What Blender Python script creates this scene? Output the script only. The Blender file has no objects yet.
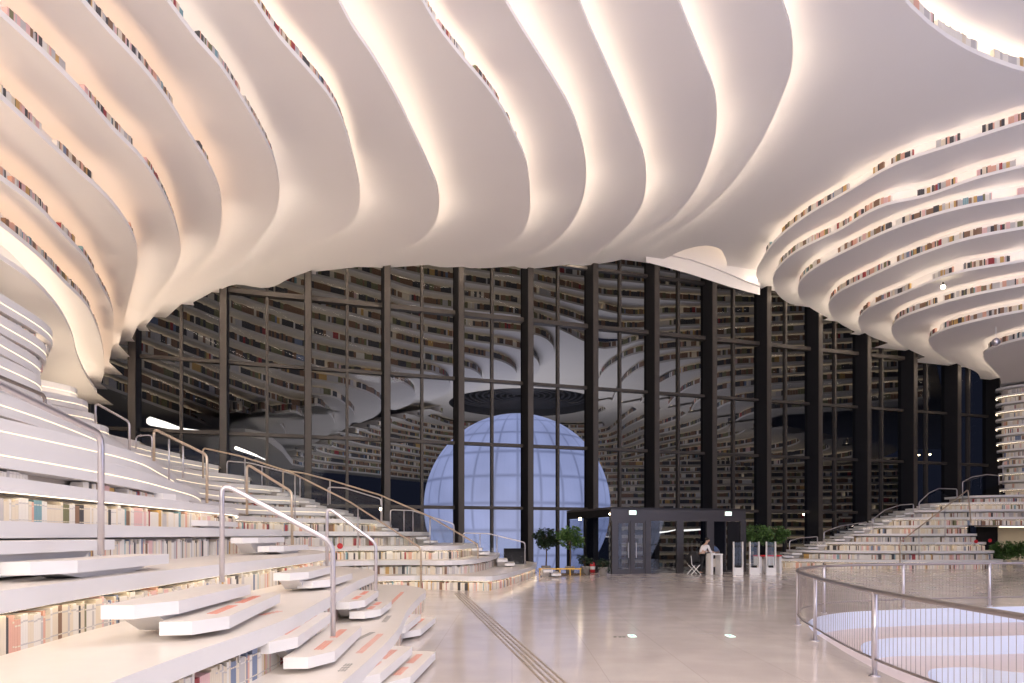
import bpy, math, random
from mathutils import Vector
from mathutils.geometry import tessellate_polygon
random.seed(7)
R=random.random
F=682.67; HY=535.0; EYE=1.8
SC=bpy.context.scene; COL=SC.collection
# ---------------------------------------------------------------- materials
def mat(name,col,rough=.5,metal=0.0,emit=None,es=0.0,noise=0.0,nscale=8,spec=.5,bump=0.0,coat=0.0):
    m=bpy.data.materials.new(name); m.use_nodes=True; nt=m.node_tree; b=nt.nodes['Principled BSDF']
    b.inputs['Base Color'].default_value=(*col,1); b.inputs['Roughness'].default_value=rough
    b.inputs['Metallic'].default_value=metal; b.inputs['Specular IOR Level'].default_value=spec
    b.inputs['Coat Weight'].default_value=coat
    if emit: b.inputs['Emission Color'].default_value=(*emit,1); b.inputs['Emission Strength'].default_value=es
    if noise>0:
        tc=nt.nodes.new('ShaderNodeTexCoord'); n=nt.nodes.new('ShaderNodeTexNoise'); n.inputs['Scale'].default_value=nscale
        n.inputs['Detail'].default_value=5
        cr=nt.nodes.new('ShaderNodeMixRGB'); cr.blend_type='MIX'
        cr.inputs[1].default_value=(*[c*(1-noise) for c in col],1); cr.inputs[2].default_value=(*[min(1,c*(1+noise)) for c in col],1)
        nt.links.new(tc.outputs['Object'],n.inputs['Vector']); nt.links.new(n.outputs['Fac'],cr.inputs[0])
        nt.links.new(cr.outputs[0],b.inputs['Base Color'])
        if bump>0:
            bp=nt.nodes.new('ShaderNodeBump'); bp.inputs['Strength'].default_value=bump; bp.inputs['Distance'].default_value=.01
            nt.links.new(n.outputs['Fac'],bp.inputs['Height']); nt.links.new(bp.outputs[0],b.inputs['Normal'])
    return m
def glass(name,tint,refl,rough=0.0):
    m=bpy.data.materials.new(name); m.use_nodes=True; nt=m.node_tree; nt.nodes.clear()
    o=nt.nodes.new('ShaderNodeOutputMaterial'); t=nt.nodes.new('ShaderNodeBsdfTransparent'); t.inputs[0].default_value=(*tint,1)
    g=nt.nodes.new('ShaderNodeBsdfGlossy'); g.inputs['Roughness'].default_value=rough; g.inputs[0].default_value=(.9,.92,1,1)
    lw=nt.nodes.new('ShaderNodeLayerWeight'); lw.inputs[0].default_value=.2
    mm=nt.nodes.new('ShaderNodeMath'); mm.operation='MULTIPLY_ADD'; mm.inputs[1].default_value=refl*2; mm.inputs[2].default_value=refl
    mx=nt.nodes.new('ShaderNodeMixShader')
    nt.links.new(lw.outputs['Fresnel'],mm.inputs[0]); nt.links.new(mm.outputs[0],mx.inputs[0])
    nt.links.new(t.outputs[0],mx.inputs[1]); nt.links.new(g.outputs[0],mx.inputs[2]); nt.links.new(mx.outputs[0],o.inputs[0])
    return m
def emis(name,col,s):
    m=bpy.data.materials.new(name); m.use_nodes=True; nt=m.node_tree; nt.nodes.clear()
    o=nt.nodes.new('ShaderNodeOutputMaterial'); e=nt.nodes.new('ShaderNodeEmission'); e.inputs[0].default_value=(*col,1); e.inputs[1].default_value=s
    nt.links.new(e.outputs[0],o.inputs[0]); return m
M={}
M['plaster']=mat('plaster',(.86,.84,.845),.75,noise=.015,nscale=.6)
M['tier']=mat('tier_white',(.84,.83,.845),.45,noise=.02,nscale=1.5)
M['tread']=mat('tread_stone',(.80,.74,.68),.3,noise=.05,nscale=5,bump=.02)
M['riser']=mat('riser_board',(.62,.56,.5),.7,noise=.06,nscale=3)
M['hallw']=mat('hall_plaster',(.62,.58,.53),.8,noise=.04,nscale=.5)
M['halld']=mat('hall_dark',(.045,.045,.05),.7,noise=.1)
M['steel']=mat('brushed_steel',(.62,.6,.66),.28,metal=.85,noise=.04,nscale=30)
M['brass']=mat('warm_rail',(.62,.52,.42),.3,metal=.8,noise=.04,nscale=30)
M['darkrail']=mat('dark_rail',(.33,.29,.28),.3,metal=.7,noise=.05,nscale=20)
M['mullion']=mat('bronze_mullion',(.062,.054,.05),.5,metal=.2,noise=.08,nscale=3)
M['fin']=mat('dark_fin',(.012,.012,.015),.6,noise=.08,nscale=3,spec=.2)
M['booth']=mat('booth_metal',(.085,.08,.088),.38,metal=.5,noise=.06,nscale=4)
M['glass']=glass('facade_glass',(.5,.51,.54),.005)
M['clear']=glass('clear_glass',(.93,.95,.94),.03)
M['boothglass']=glass('booth_glass',(.8,.82,.85),.04)
M['black']=mat('black_cloth',(.015,.015,.018),.8,noise=.2,nscale=20)
M['white']=mat('white_paint',(.8,.79,.79),.4,noise=.02)
M['shirt']=mat('white_shirt',(.78,.76,.78),.85,noise=.05,nscale=10)
M['blue']=mat('blue_shirt',(.35,.45,.7),.85,noise=.2,nscale=12)
M['skin']=mat('skin_tone',(.55,.36,.27),.6,noise=.03)
M['hair']=mat('hair_black',(.012,.01,.01),.6,noise=.2,nscale=40)
M['red']=mat('red_paint',(.6,.03,.04),.4,noise=.05)
M['redtext']=mat('red_marking',(.85,.28,.18),.6,noise=.03)
M['darktext']=mat('dark_marking',(.2,.2,.2),.6,noise=.03)
M['yellow']=mat('yellow_wood',(.75,.45,.08),.5,noise=.1)
M['leaf']=mat('green_leaf',(.06,.13,.03),.5,noise=.4,nscale=6)
M['leafd']=mat('dark_green_leaf',(.012,.03,.012),.5,noise=.4,nscale=6)
M['bark']=mat('bark',(.12,.08,.05),.8,noise=.3,nscale=12)
M['pot']=mat('grey_pot',(.3,.28,.27),.6,noise=.1)
M['potw']=mat('white_pot',(.65,.62,.58),.5,noise=.05)
M['tact']=mat('tactile_metal',(.36,.29,.22),.4,metal=.3,noise=.08,nscale=12)
M['night']=mat('outdoor_paving',(.05,.05,.06),.6,noise=.2,nscale=1)
M['led']=emis('led_warm',(1,.80,.55),7)
M['led2']=emis('led_line',(1,.80,.55),2.0)
M['cove']=emis('cove_warm',(1,.79,.57),8.3)
M['fill_edge']=emis('added_edge_glow',(1,.82,.64),26)
M['cover']=emis('cove_right',(1,.81,.62),5.5)
M['coveo']=emis('cove_amber',(1,.66,.40),5.5)
M['hallled']=emis('hall_led',(1,.82,.58),3)
M['sign']=emis('sign_glow',(.75,1,.88),2.2)
M['signg']=emis('sign_green',(.1,.7,.4),1.2)
M['hallglow']=emis('hall_glow',(1,.93,.8),3.5)
M['lamp']=emis('lamp_warm',(1,.8,.5),25)
# floor: polished pale stone with joints and faint veins
def floor_mat():
    m=mat('polished_stone',(.6,.53,.49),.13,spec=.6); nt=m.node_tree; b=nt.nodes['Principled BSDF']
    tc=nt.nodes.new('ShaderNodeTexCoord')
    br=nt.nodes.new('ShaderNodeTexBrick'); br.inputs['Scale'].default_value=1; br.inputs['Mortar Size'].default_value=.004
    br.inputs['Brick Width'].default_value=1.2; br.inputs['Row Height'].default_value=1.2; br.offset=0
    br.inputs['Color1'].default_value=(.80,.71,.67,1); br.inputs['Color2'].default_value=(.83,.745,.70,1); br.inputs['Mortar'].default_value=(.62,.55,.51,1)
    n=nt.nodes.new('ShaderNodeTexNoise'); n.inputs['Scale'].default_value=1.3; n.inputs['Detail'].default_value=8
    n2=nt.nodes.new('ShaderNodeTexNoise'); n2.inputs['Scale'].default_value=60; n2.inputs['Detail'].default_value=2
    mx=nt.nodes.new('ShaderNodeMixRGB'); mx.blend_type='MULTIPLY'; mx.inputs[0].default_value=.25
    mx2=nt.nodes.new('ShaderNodeMixRGB'); mx2.blend_type='MULTIPLY'; mx2.inputs[0].default_value=.25
    L=nt.links.new
    L(tc.outputs['Object'],br.inputs['Vector']); L(tc.outputs['Object'],n.inputs['Vector']); L(tc.outputs['Object'],n2.inputs['Vector'])
    L(br.outputs['Color'],mx.inputs[1]); L(n.outputs['Fac'],mx.inputs[2]); L(mx.outputs[0],mx2.inputs[1]); L(n2.outputs['Fac'],mx2.inputs[2])
    L(mx2.outputs[0],b.inputs['Base Color'])
    mr=nt.nodes.new('ShaderNodeMapRange'); mr.inputs[3].default_value=.08; mr.inputs[4].default_value=.2
    L(n.outputs['Fac'],mr.inputs[0]); L(mr.outputs[0],b.inputs['Roughness'])
    return m
M['floor']=floor_mat(); M['pitface']=mat('pit_riser_glow_tint',(.60,.65,.78),.45,noise=.03); M['pitfloor']=mat('pit_stone',(.58,.5,.5),.5,noise=.04,nscale=3)  # pit riser colour carries the bluish light of the globe
def globe_mat(name,es,ca=(.50,.58,.98),cb_=(.24,.29,.52)):
    m=mat(name,(.3,.33,.5),.7,spec=.2); nt=m.node_tree; b=nt.nodes['Principled BSDF']
    tc=nt.nodes.new('ShaderNodeTexCoord'); sp=nt.nodes.new('ShaderNodeSeparateXYZ'); L=nt.links.new
    L(tc.outputs['Object'],sp.inputs[0])
    at=nt.nodes.new('ShaderNodeMath'); at.operation='ARCTAN2'; L(sp.outputs['Y'],at.inputs[0]); L(sp.outputs['X'],at.inputs[1])
    def band(src,k):
        a=nt.nodes.new('ShaderNodeMath'); a.operation='MULTIPLY'; a.inputs[1].default_value=k; L(src,a.inputs[0])
        f=nt.nodes.new('ShaderNodeMath'); f.operation='FRACT'; L(a.outputs[0],f.inputs[0])
        s=nt.nodes.new('ShaderNodeMath'); s.operation='SUBTRACT'; s.inputs[1].default_value=.5; L(f.outputs[0],s.inputs[0])
        ab=nt.nodes.new('ShaderNodeMath'); ab.operation='ABSOLUTE'; L(s.outputs[0],ab.inputs[0])
        mr=nt.nodes.new('ShaderNodeMapRange'); mr.inputs[1].default_value=.40; mr.inputs[2].default_value=.5
        mr.inputs[3].default_value=0; mr.inputs[4].default_value=1; L(ab.outputs[0],mr.inputs[0]); return mr.outputs[0]
    asn=nt.nodes.new('ShaderNodeMath'); asn.operation='ARCSINE'; L(sp.outputs['Z'],asn.inputs[0])
    g1=band(at.outputs[0],28/(2*math.pi)); g2=band(asn.outputs[0],12/math.pi)
    g3=band(at.outputs[0],140/(2*math.pi)); 
    mxx=nt.nodes.new('ShaderNodeMath'); mxx.operation='MAXIMUM'; L(g1,mxx.inputs[0]); L(g2,mxx.inputs[1])
    m3=nt.nodes.new('ShaderNodeMath'); m3.operation='MULTIPLY'; m3.inputs[1].default_value=.15; L(g3,m3.inputs[0])
    mx3=nt.nodes.new('ShaderNodeMath'); mx3.operation='MAXIMUM'; L(mxx.outputs[0],mx3.inputs[0]); L(m3.outputs[0],mx3.inputs[1])
    n=nt.nodes.new('ShaderNodeTexNoise'); n.inputs['Scale'].default_value=2.5; L(tc.outputs['Object'],n.inputs['Vector'])
    c=nt.nodes.new('ShaderNodeMixRGB'); c.inputs[1].default_value=(*ca,1); c.inputs[2].default_value=(*cb_,1)
    L(mx3.outputs[0],c.inputs[0])
    c2=nt.nodes.new('ShaderNodeMixRGB'); c2.blend_type='MULTIPLY'; c2.inputs[0].default_value=.5; L(c.outputs[0],c2.inputs[1]); L(n.outputs['Fac'],c2.inputs[2])
    L(c2.outputs[0],b.inputs['Emission Color']); b.inputs['Emission Strength'].default_value=es
    return m
# ---------------------------------------------------------------- mesh helpers
class MB:
    def __init__(s): s.v=[]; s.f=[]; s.m=[]
    def add(s,vs,fs,mi=0):
        k=len(s.v); s.v+= [tuple(p) for p in vs]; s.f+=[tuple(i+k for i in f) for f in fs]; s.m+=[mi]*len(fs)
    def box(s,c,size,rot=0,mi=0,faces='all'):
        hx,hy,hz=size[0]/2,size[1]/2,size[2]/2; cs,sn=math.cos(rot),math.sin(rot); vs=[]
        for x,y,z in ((-hx,-hy,-hz),(hx,-hy,-hz),(hx,hy,-hz),(-hx,hy,-hz),(-hx,-hy,hz),(hx,-hy,hz),(hx,hy,hz),(-hx,hy,hz)):
            vs.append((c[0]+x*cs-y*sn,c[1]+x*sn+y*cs,c[2]+z))
        s.add(vs,[(0,3,2,1),(4,5,6,7),(0,1,5,4),(1,2,6,5),(2,3,7,6),(3,0,4,7)],mi)
    def bar(s,p,q,w,h,mi=0):
        p=Vector(p); q=Vector(q); d=(q-p); 
        if d.length<1e-6: return
        d.normalize(); up=Vector((0,0,1)) if abs(d.z)<.9 else Vector((0,1,0))
        a=d.cross(up).normalized()*w/2; b=a.cross(d).normalized()*h/2
        vs=[p-a-b,p+a-b,p+a+b,p-a+b,q-a-b,q+a-b,q+a+b,q-a+b]
        s.add(vs,[(0,1,2,3),(7,6,5,4),(0,4,5,1),(1,5,6,2),(2,6,7,3),(3,7,4,0)],mi)
    def tube(s,pts,r,n=8,mi=0,cap=True):
        pts=[Vector(p) for p in pts]; base=len(s.v); up=None
        for i,p in enumerate(pts):
            a=pts[max(0,i-1)]; b=pts[min(len(pts)-1,i+1)]; d=(b-a).normalized()
            if up is None:
                up=Vector((0,0,1)) if abs(d.z)<.9 else Vector((1,0,0))
            x=(up-d*up.dot(d))
            if x.length<1e-4: x=d.orthogonal()
            x.normalize(); up=x; y=d.cross(x)
            for k in range(n):
                t=2*math.pi*k/n; rr=r[i] if isinstance(r,(list,tuple)) else r
                s.v.append(tuple(p+x*math.cos(t)*rr+y*math.sin(t)*rr))
        for i in range(len(pts)-1):
            for k in range(n):
                a=base+i*n+k; b=base+i*n+(k+1)%n
                s.f.append((a,b,b+n,a+n)); s.m.append(mi)
        if cap:
            s.f.append(tuple(base+k for k in range(n))[::-1]); s.m.append(mi)
            s.f.append(tuple(base+(len(pts)-1)*n+k for k in range(n))); s.m.append(mi)
    def lathe(s,c,prof,n=20,mi=0):
        base=len(s.v)
        for r,z in prof:
            for k in range(n):
                t=2*math.pi*k/n; s.v.append((c[0]+r*math.cos(t),c[1]+r*math.sin(t),c[2]+z))
        for i in range(len(prof)-1):
            for k in range(n):
                a=base+i*n+k; b=base+i*n+(k+1)%n; s.f.append((a,b,b+n,a+n)); s.m.append(mi)
        s.f.append(tuple(base+k for k in range(n))[::-1]); s.m.append(mi)
        s.f.append(tuple(base+(len(prof)-1)*n+k for k in range(n))); s.m.append(mi)
    def poly(s,outer,z,holes=(),mi=0):
        loops=[[Vector((x,y,0)) for x,y in outer]]+[[Vector((x,y,0)) for x,y in h] for h in holes]
        flat=[p for l in loops for p in l]; k=len(s.v); s.v+=[(p.x,p.y,z) for p in flat]
        for t in tessellate_polygon(loops): s.f.append(tuple(k+i for i in t)); s.m.append(mi)
    def strip(s,A,B,mi=0):
        k=len(s.v); n=len(A); s.v+=[tuple(p) for p in A]+[tuple(p) for p in B]
        for i in range(n-1): s.f.append((k+i,k+i+1,k+n+i+1,k+n+i)); s.m.append(mi)
    def build(s,name,mats,parent=None,smooth=False,loc=None):
        me=bpy.data.meshes.new(name); 
        vs=s.v if loc is None else [(a-loc[0],b-loc[1],c-loc[2]) for a,b,c in s.v]
        me.from_pydata(vs,[],s.f); 
        if not isinstance(mats,(list,tuple)): mats=[mats]
        for m in mats: me.materials.append(m)
        me.polygons.foreach_set('material_index',s.m)
        if smooth: me.polygons.foreach_set('use_smooth',[True]*len(s.f))
        me.update()
        o=bpy.data.objects.new(name,me); COL.objects.link(o)
        if loc is not None: o.location=loc
        if parent: o.parent=parent
        return o
def tag(o,label=None,cat=None,group=None,kind=None):
    if label: o['label']=label
    if cat: o['category']=cat
    if group: o['group']=group
    if kind: o['kind']=kind
    return o
def empty(name,loc,label,cat,group=None,rz=0):
    o=bpy.data.objects.new(name,None); COL.objects.link(o); o.location=loc; o.rotation_euler=(0,0,rz)
    o.empty_display_size=.1
    return tag(o,label,cat,group)
def P(x,y,z):
    d=F*(z-EYE)/(HY-y); return ((x-512)/F*d,d)
def X3(x,y,d): return ((x-512)/F*d,d,EYE+(HY-y)/F*d)
def PD(x,d): return ((x-512)/F*d,d)
# facade frame
TH=math.radians(17.7); DX,DY=math.cos(TH),math.sin(TH); NX,NY=-DY,DX; OFF=34.0
def wall(t,off=0.0,z=0.0):   # point on the facade line, off metres into the room
    return (DX*t+NX*(OFF-off),DY*t+NY*(OFF-off),z)
def nd(p): return p[0]*NX+p[1]*NY
def tof(p): return p[0]*DX+p[1]*DY
def wallpx(x,off=0):
    u=(x-512)/F; d=(OFF-off)/(NY+NX*u); return (u*d,d)
def cr(pts,step=.35):
    out=[]; n=len(pts)
    for i in range(n-1):
        p0=pts[max(0,i-1)];p1=pts[i];p2=pts[i+1];p3=pts[min(n-1,i+2)]
        L=math.dist(p1,p2); k=max(1,min(40,int(L/step)))
        # centripetal style tangents limited to the segment length
        def tan(a,b,c):
            l1=max(math.dist(a,b),1e-6); l2=max(math.dist(b,c),1e-6)
            tx=((b[0]-a[0])/l1*l2+(c[0]-b[0])/l2*l1)/(l1+l2); ty=((b[1]-a[1])/l1*l2+(c[1]-b[1])/l2*l1)/(l1+l2)
            return tx,ty
        m1=tan(p0,p1,p2) if i>0 else ((p2[0]-p1[0])/max(L,1e-6),(p2[1]-p1[1])/max(L,1e-6))
        m2=tan(p1,p2,p3) if i<n-2 else ((p2[0]-p1[0])/max(L,1e-6),(p2[1]-p1[1])/max(L,1e-6))
        for j in range(k):
            t=j/k; h1=2*t**3-3*t*t+1; h2=t**3-2*t*t+t; h3=-2*t**3+3*t*t; h4=t**3-t*t
            out.append((h1*p1[0]+h2*L*m1[0]+h3*p2[0]+h4*L*m2[0],h1*p1[1]+h2*L*m1[1]+h3*p2[1]+h4*L*m2[1]))
    out.append(tuple(pts[-1])); return out
def offs(c,d):   # offset to the left of travel
    out=[]
    for i in range(len(c)):
        a=c[max(0,i-1)];b=c[min(len(c)-1,i+1)]; l=math.dist(a,b) or 1
        out.append((c[i][0]-(b[1]-a[1])/l*d,c[i][1]+(b[0]-a[0])/l*d))
    return out
def z3(c,z): return [(x,y,z) for x,y in c]
def clampf(c,off=.5):
    out=[]
    for p in c:
        k=nd(p)
        if k>OFF-off: s=(OFF-off)/k; p=(p[0]*s,p[1]*s)
        out.append(p)
    return out
def proj(p):   # px of world point
    if p[1]<.5: return None
    return (512+F*p[0]/p[1],HY-F*(p[2]-EYE)/p[1])
# ---------------------------------------------------------------- books
PAL=[('white',(.80,.77,.73)),('cream',(.76,.68,.56)),('pale grey',(.55,.53,.54)),('salmon',(.72,.42,.33)),('brown',(.25,.15,.1)),
     ('charcoal',(.07,.07,.08)),('teal',(.22,.38,.44)),('ochre',(.6,.38,.14)),('dark red',(.35,.05,.06)),('slate blue',(.2,.25,.38)),('pink',(.75,.5,.5)),('olive',(.2,.2,.11))]
BM=[mat('book_'+n.replace(' ','_'),c,.6,noise=.05,nscale=20) for n,c in PAL]
M['paper']=mat('book_paper',(.78,.74,.66),.8,noise=.04)
WTS=[44,24,13,5,4,5,1,2.5,1.5,2,4,1]
BOOKS=[]  # (center, w, depth, h, rot, colour, row name, order)
stuff=MB()
def book_row(c,z,h,row,setback=.05,s0=0,s1=1e9,wmin=.025,wmax=.05,fill=.9,depth=.16,gap=0,weights=WTS,cand=False,hv=.2,runs=(1,1,1,2,3,6)):
    """books stand along curve c (already the shelf line), faces to the right of travel"""
    line=offs(c,setback+depth/2); s=0; i=0; L=[0]
    for k in range(1,len(line)): L.append(L[-1]+math.dist(line[k-1],line[k]))
    s=max(0,s0); k=0; run=0; on=True; order=0; col=0; ns=0
    while s<min(s1,L[-1]-wmax):
        if run<=0:
            on=R()<fill; run=random.uniform(.3,1.4) if on else random.uniform(.08,.5)
            col=random.choices(range(12),weights)[0]; hh=h*random.uniform(1-hv,1); w=random.uniform(wmin,wmax); ns=random.choice((1,1,2,3,5))
        if ns<=0:
            col=random.choices(range(12),weights)[0]; hh=h*random.uniform(1-hv,1); w=random.uniform(wmin,wmax); ns=random.choice(runs)
        if on:
            m=s+w/2
            while k<len(L)-2 and L[k+1]<m: k+=1
            t=(m-L[k])/max(L[k+1]-L[k],1e-6); a,b=line[k],line[k+1]
            x=a[0]+(b[0]-a[0])*t; y=a[1]+(b[1]-a[1])*t; rot=math.atan2(b[1]-a[1],b[0]-a[0])
            pr=proj((x,y,z+hh/2))
            vis=pr and -25<pr[0]<1050 and -25<pr[1]<700
            if vis:
                order+=1; ar=(F/y)**2*w*hh if cand else 0
                BOOKS.append(((x,y,z+hh/2),w*.94,depth,hh,rot,col,row,ar))
        s+=w; run-=w; ns-=1
# ---------------------------------------------------------------- ceiling
Z0=16.85; DZ=.67
def zk(k): return Z0-DZ*k
nceil=0
ORD=['','first','second','third','fourth','fifth','sixth','seventh','eighth','ninth','tenth','eleventh','twelfth','thirteenth','fourteenth','fifteenth','sixteenth']
def ceiling_layer(curve,closing,z,rise,cove='cove',ledge=.5,books=None,name='ceiling',lab=None,t=.13,strip_w=.09,m='plaster',bk=None,bh=.29):
    b=MB(); b.poly(curve+closing,z)
    # rounded lip
    prof=[(0.02,z),(0,z+.02),(0,z+t-.015),(.015,z+t)]
    ps=[z3(offs(curve,d) if d else curve,h) for d,h in prof]
    ps[0]=z3(curve,z)
    for i in range(3): b.strip(ps[i],ps[i+1])
    led=offs(curve,ledge)
    b.strip(ps[3],z3(led,z+t)); b.strip(z3(led,z+t),z3(led,z+rise))
    o=b.build(name,M[m]); tag(o,lab,None,None,'structure')
    if cove:
        so=.2 if books else .05
        cb=MB(); cb.strip(z3(offs(curve,so),z+t+.012),z3(offs(curve,so+strip_w),z+t+.012))
        cb.strip(z3(offs(curve,so+strip_w),z+t+.012),z3(offs(curve,so+strip_w),z+t))
        tag(cb.build('cove_light',M[cove],o),'warm cove light strip behind the lip')
        run=[]; A1=offs(curve,-.004); cb=MB()  # added strips on edges facing away, to spread the glow further
        for i in range(1,len(curve)-1):
            a,c_=curve[i-1],curve[i+1]; ox,oy=(c_[1]-a[1]),-(c_[0]-a[0]); l=math.hypot(ox,oy) or 1
            px_,py_=curve[i]; q=(ox*-px_+oy*-py_)/l/math.hypot(px_,py_)
            if q<-.03 and py_>8: run.append(A1[i])
            else:
                if len(run)>2: cb.strip(z3(run,z+t-.05),z3(run,z+t-.005))
                run=[]
        if len(run)>2: cb.strip(z3(run,z+t-.05),z3(run,z+t-.005))
        if cb.v: tag(cb.build('cove_light',M['fill_edge'],o),'added glow strip on the far edge of the fin')
    if books: 
        for (s0,s1) in books: book_row(curve,z+t,bh,name,.05,s0,s1,bh*.12,bh*.24,.55,.1,weights=[10,10,12,7,8,14,1.5,4,4,2,6,3],runs=(1,1,2,3),**(bk or {}))
    return o
FL=wall(-26.5,.3)[:2]; FR=wall(62,.3)[:2]
def left_close(c): 
    e=c[-1]; g=OFF-.3-nd(e); return [(e[0]+NX*g,e[1]+NY*g),FL,(-36,-13),(c[0][0],-13)]
LP={1:[(781.6,0),(789.5,23),(793,53),(790.4,74),(781.6,97.7),(766,133),(746.7,164.8),(717,199),(683,227),(649,246.7),(619.6,260),(590,265),(560,267.5)],
2:[(678,0),(688,25),(703.5,62.5),(713,86),(716.8,109),(715.6,133),(708.8,160),(693,194),(671,220),(641.6,238),(614.7,253),(590,261),(560,265.5),(520,268)],
3:[(578.7,0),(587.5,23),(600,51),(615.6,86),(635,133),(644,157.5),(646,184),(640,209),(624.5,229.6),(600,249),(571,260),(547,264),(510,266.5),(470,268)],
4:[(504.5,0),(517,21.5),(536.7,52.7),(556,84),(570,109),(579,133),(585.8,164.8),(582,201.5),(566,231),(541.8,251),(517,260),(480,265),(440,267)],
5:[(421.5,0),(435,23.4),(458.6,54.7),(482,82),(501.6,109),(513.5,133),(524.7,157.4),(529.6,189),(528,220),(518,238),(497.8,249),(449,258.5),(400,264),(360,267)],
6:[(337.7,0),(352,27),(370,53),(387.5,82),(400,105.5),(414,135),(429,167),(438,189),(439,209),(431.8,229),(417,242),(400,249),(371,256),(322,267),(293,277),(262,288)],
7:[(252.7,0),(278,37),(303.5,66),(327,93.8),(336.7,109),(346,133),(355,164.8),(360,195),(358,213),(349,226),(327,237),(293,252),(249,271),(224.5,285),(205,296)],
8:[(166,0),(197,41),(219.5,66),(239,95.7),(261,133),(273,157),(278.7,182),(277.5,209),(263.6,235.7),(246.5,255),(224.5,273),(200,291),(178,307),(166,318)],
9:[(80,0),(109,33),(137,62.5),(166,99.6),(188,134),(208,165),(219.6,191.7),(221.5,218),(217,243),(200,266),(178,289),(158,311),(146,326)],
10:[(0,15.6),(39,51),(78,90),(115,133),(136.7,154.5),(156,182),(170,209),(178.7,236.5),(180,256),(174,272),(156,296),(140,322),(132,338)],
11:[(0,98.6),(37,133),(78,172),(109,201),(127,225),(136.7,248),(137.5,262),(133,284),(126,312),(119,345)],
12:[(0,180),(29,201),(58.6,230.7),(84,258),(102,289),(111,306),(113.5,324),(112,345),(109,362)],
13:[(0,225.7),(35,254),(63,282),(84,303),(97,328),(103.7,357),(104,372),(101,384)],
14:[(0,259),(28,278),(53,303),(70,331),(77,356),(85,374),(97,393)]}
EXTX={1:4.5,2:2.5,3:.5,4:-1.5,5:-3.5,6:-5.2,7:-6.8,8:-8.2,9:-9.3,10:-10,11:-10.5,12:-11,13:-11.5,14:-12}
BK={1:None,2:None,3:None,4:None,5:[(0,34)],6:None,7:[(0,33)],8:[(0,31)],9:[(0,30)],10:[(0,34)],11:[(0,35)],12:[(0,37)],13:[(0,37)],14:[(0,26)]}
ENV=[(92,404),(100,396),(104,384),(116,357),(130,341),(150,329),(166,318),(190,304),(225,288),(262,279.5),(310,272.5),(385,268),(450,266.5),(520,266),(600,266),(700,268)]
def envy(x):
    for (a,b),(c,d) in zip(ENV,ENV[1:]):
        if a<=x<=c: return b+(d-b)*(x-a)/(c-a)
    return ENV[-1][1] if x>600 else ENV[0][1]
XE={}
for k in range(1,15):
    x=650
    while x>92 and nd(P(x,envy(x),zk(k)))<OFF-.36: x-=2
    XE[k]=x
for k in range(1,15):
    pts=[P(x,y,zk(k)) for x,y in LP[k]]
    v=(pts[0][0]-pts[1][0],pts[0][1]-pts[1][1]); l=math.hypot(*v)
    st=(pts[0][0]+v[0]/l*3,pts[0][1]+v[1]/l*3)
    mid=((st[0]+EXTX[k])/2-.4,(st[1]-6)/2)
    x=LP[k][-1][0]-12
    while x>92:
        y=envy(x)-min(5,max(0,(x-XE[k])*.05)); p=P(x,y,zk(k))
        if nd(p)>OFF-.36: break
        if nd(p)>=nd(pts[-1])-.3: pts.append(p)
        x-=14
    c=clampf(cr([(EXTX[k],-13),(EXTX[k],-6),mid,st]+pts),.34)
    ceiling_layer(c,left_close(c)[:-1],zk(k),DZ if k>1 else DZ+.01,'coveo' if k in (9,10,11,12,13) else ('cover' if k==8 else 'cove'),bh=.2,books=BK[k],
        lab='curved white ceiling fin, '+ORD[k]+' step down on the left')
RP={1:[(776,299),(762,290),(757.5,281),(756.5,272),(762,261),(776.6,240),(806,216.6),(850,191),(896,165),(955,145),(1024,123)],
2:[(795,307),(780,297),(774,287),(773,278),(779,267),(795,253),(838.8,231),(886,205.6),(925.6,197),(974,180),(1024,167)],
3:[(828,318),(808,306),(800,298),(798,289),(802,279),(813,269.7),(850,249.5),(893.7,229.4),(959.6,209),(1024,197)],
4:[(855,332),(838,322),(830,312),(829,304),(837,294),(868,278),(915.7,257),(967,240),(1024,229)],
5:[(888,343),(868,335),(860,327),(859.5,318),(871.8,307),(904.7,293.5),(959.6,273),(1024,262)],
6:[(925,357),(903,346),(893,336),(892.5,327),(900,319),(923,310),(959.6,299),(1024,286)],
7:[(981,385),(976,372),(960,365),(942,356),(931,347),(930,338.5),(945,330),(978,321),(1024,311.8)],
8:[(993,398),(1000,388),(999,376),(990,366),(984,358.5),(986,351.5),(1000,345.5),(1024,339)]}
for k in range(1,9):
    pts=[P(x,y,zk(k)) for x,y in RP[k]]
    # each lip starts at the glass wall and runs on round the hall
    w0=wallpx(RP[k][0][0]+3,.35)
    c=cr(pts+[(24+.35*k,19+1.6*k),(34-.3*k,14+1.8*k),(55,8+1.9*k)])
    c=clampf(c,.4); g=OFF-.3-nd(c[0]); s=(c[0][0]+NX*g,c[0][1]+NY*g)
    L=sum(math.dist(c[i],c[i+1]) for i in range(len(c)-1))
    ceiling_layer(c,[(66,c[-1][1]),FR,s],zk(k),DZ,'cover',books=[(6 if k<7 else 5,L)],
        lab='curved white ceiling fin, '+ORD[k]+' step down on the right')
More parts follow.
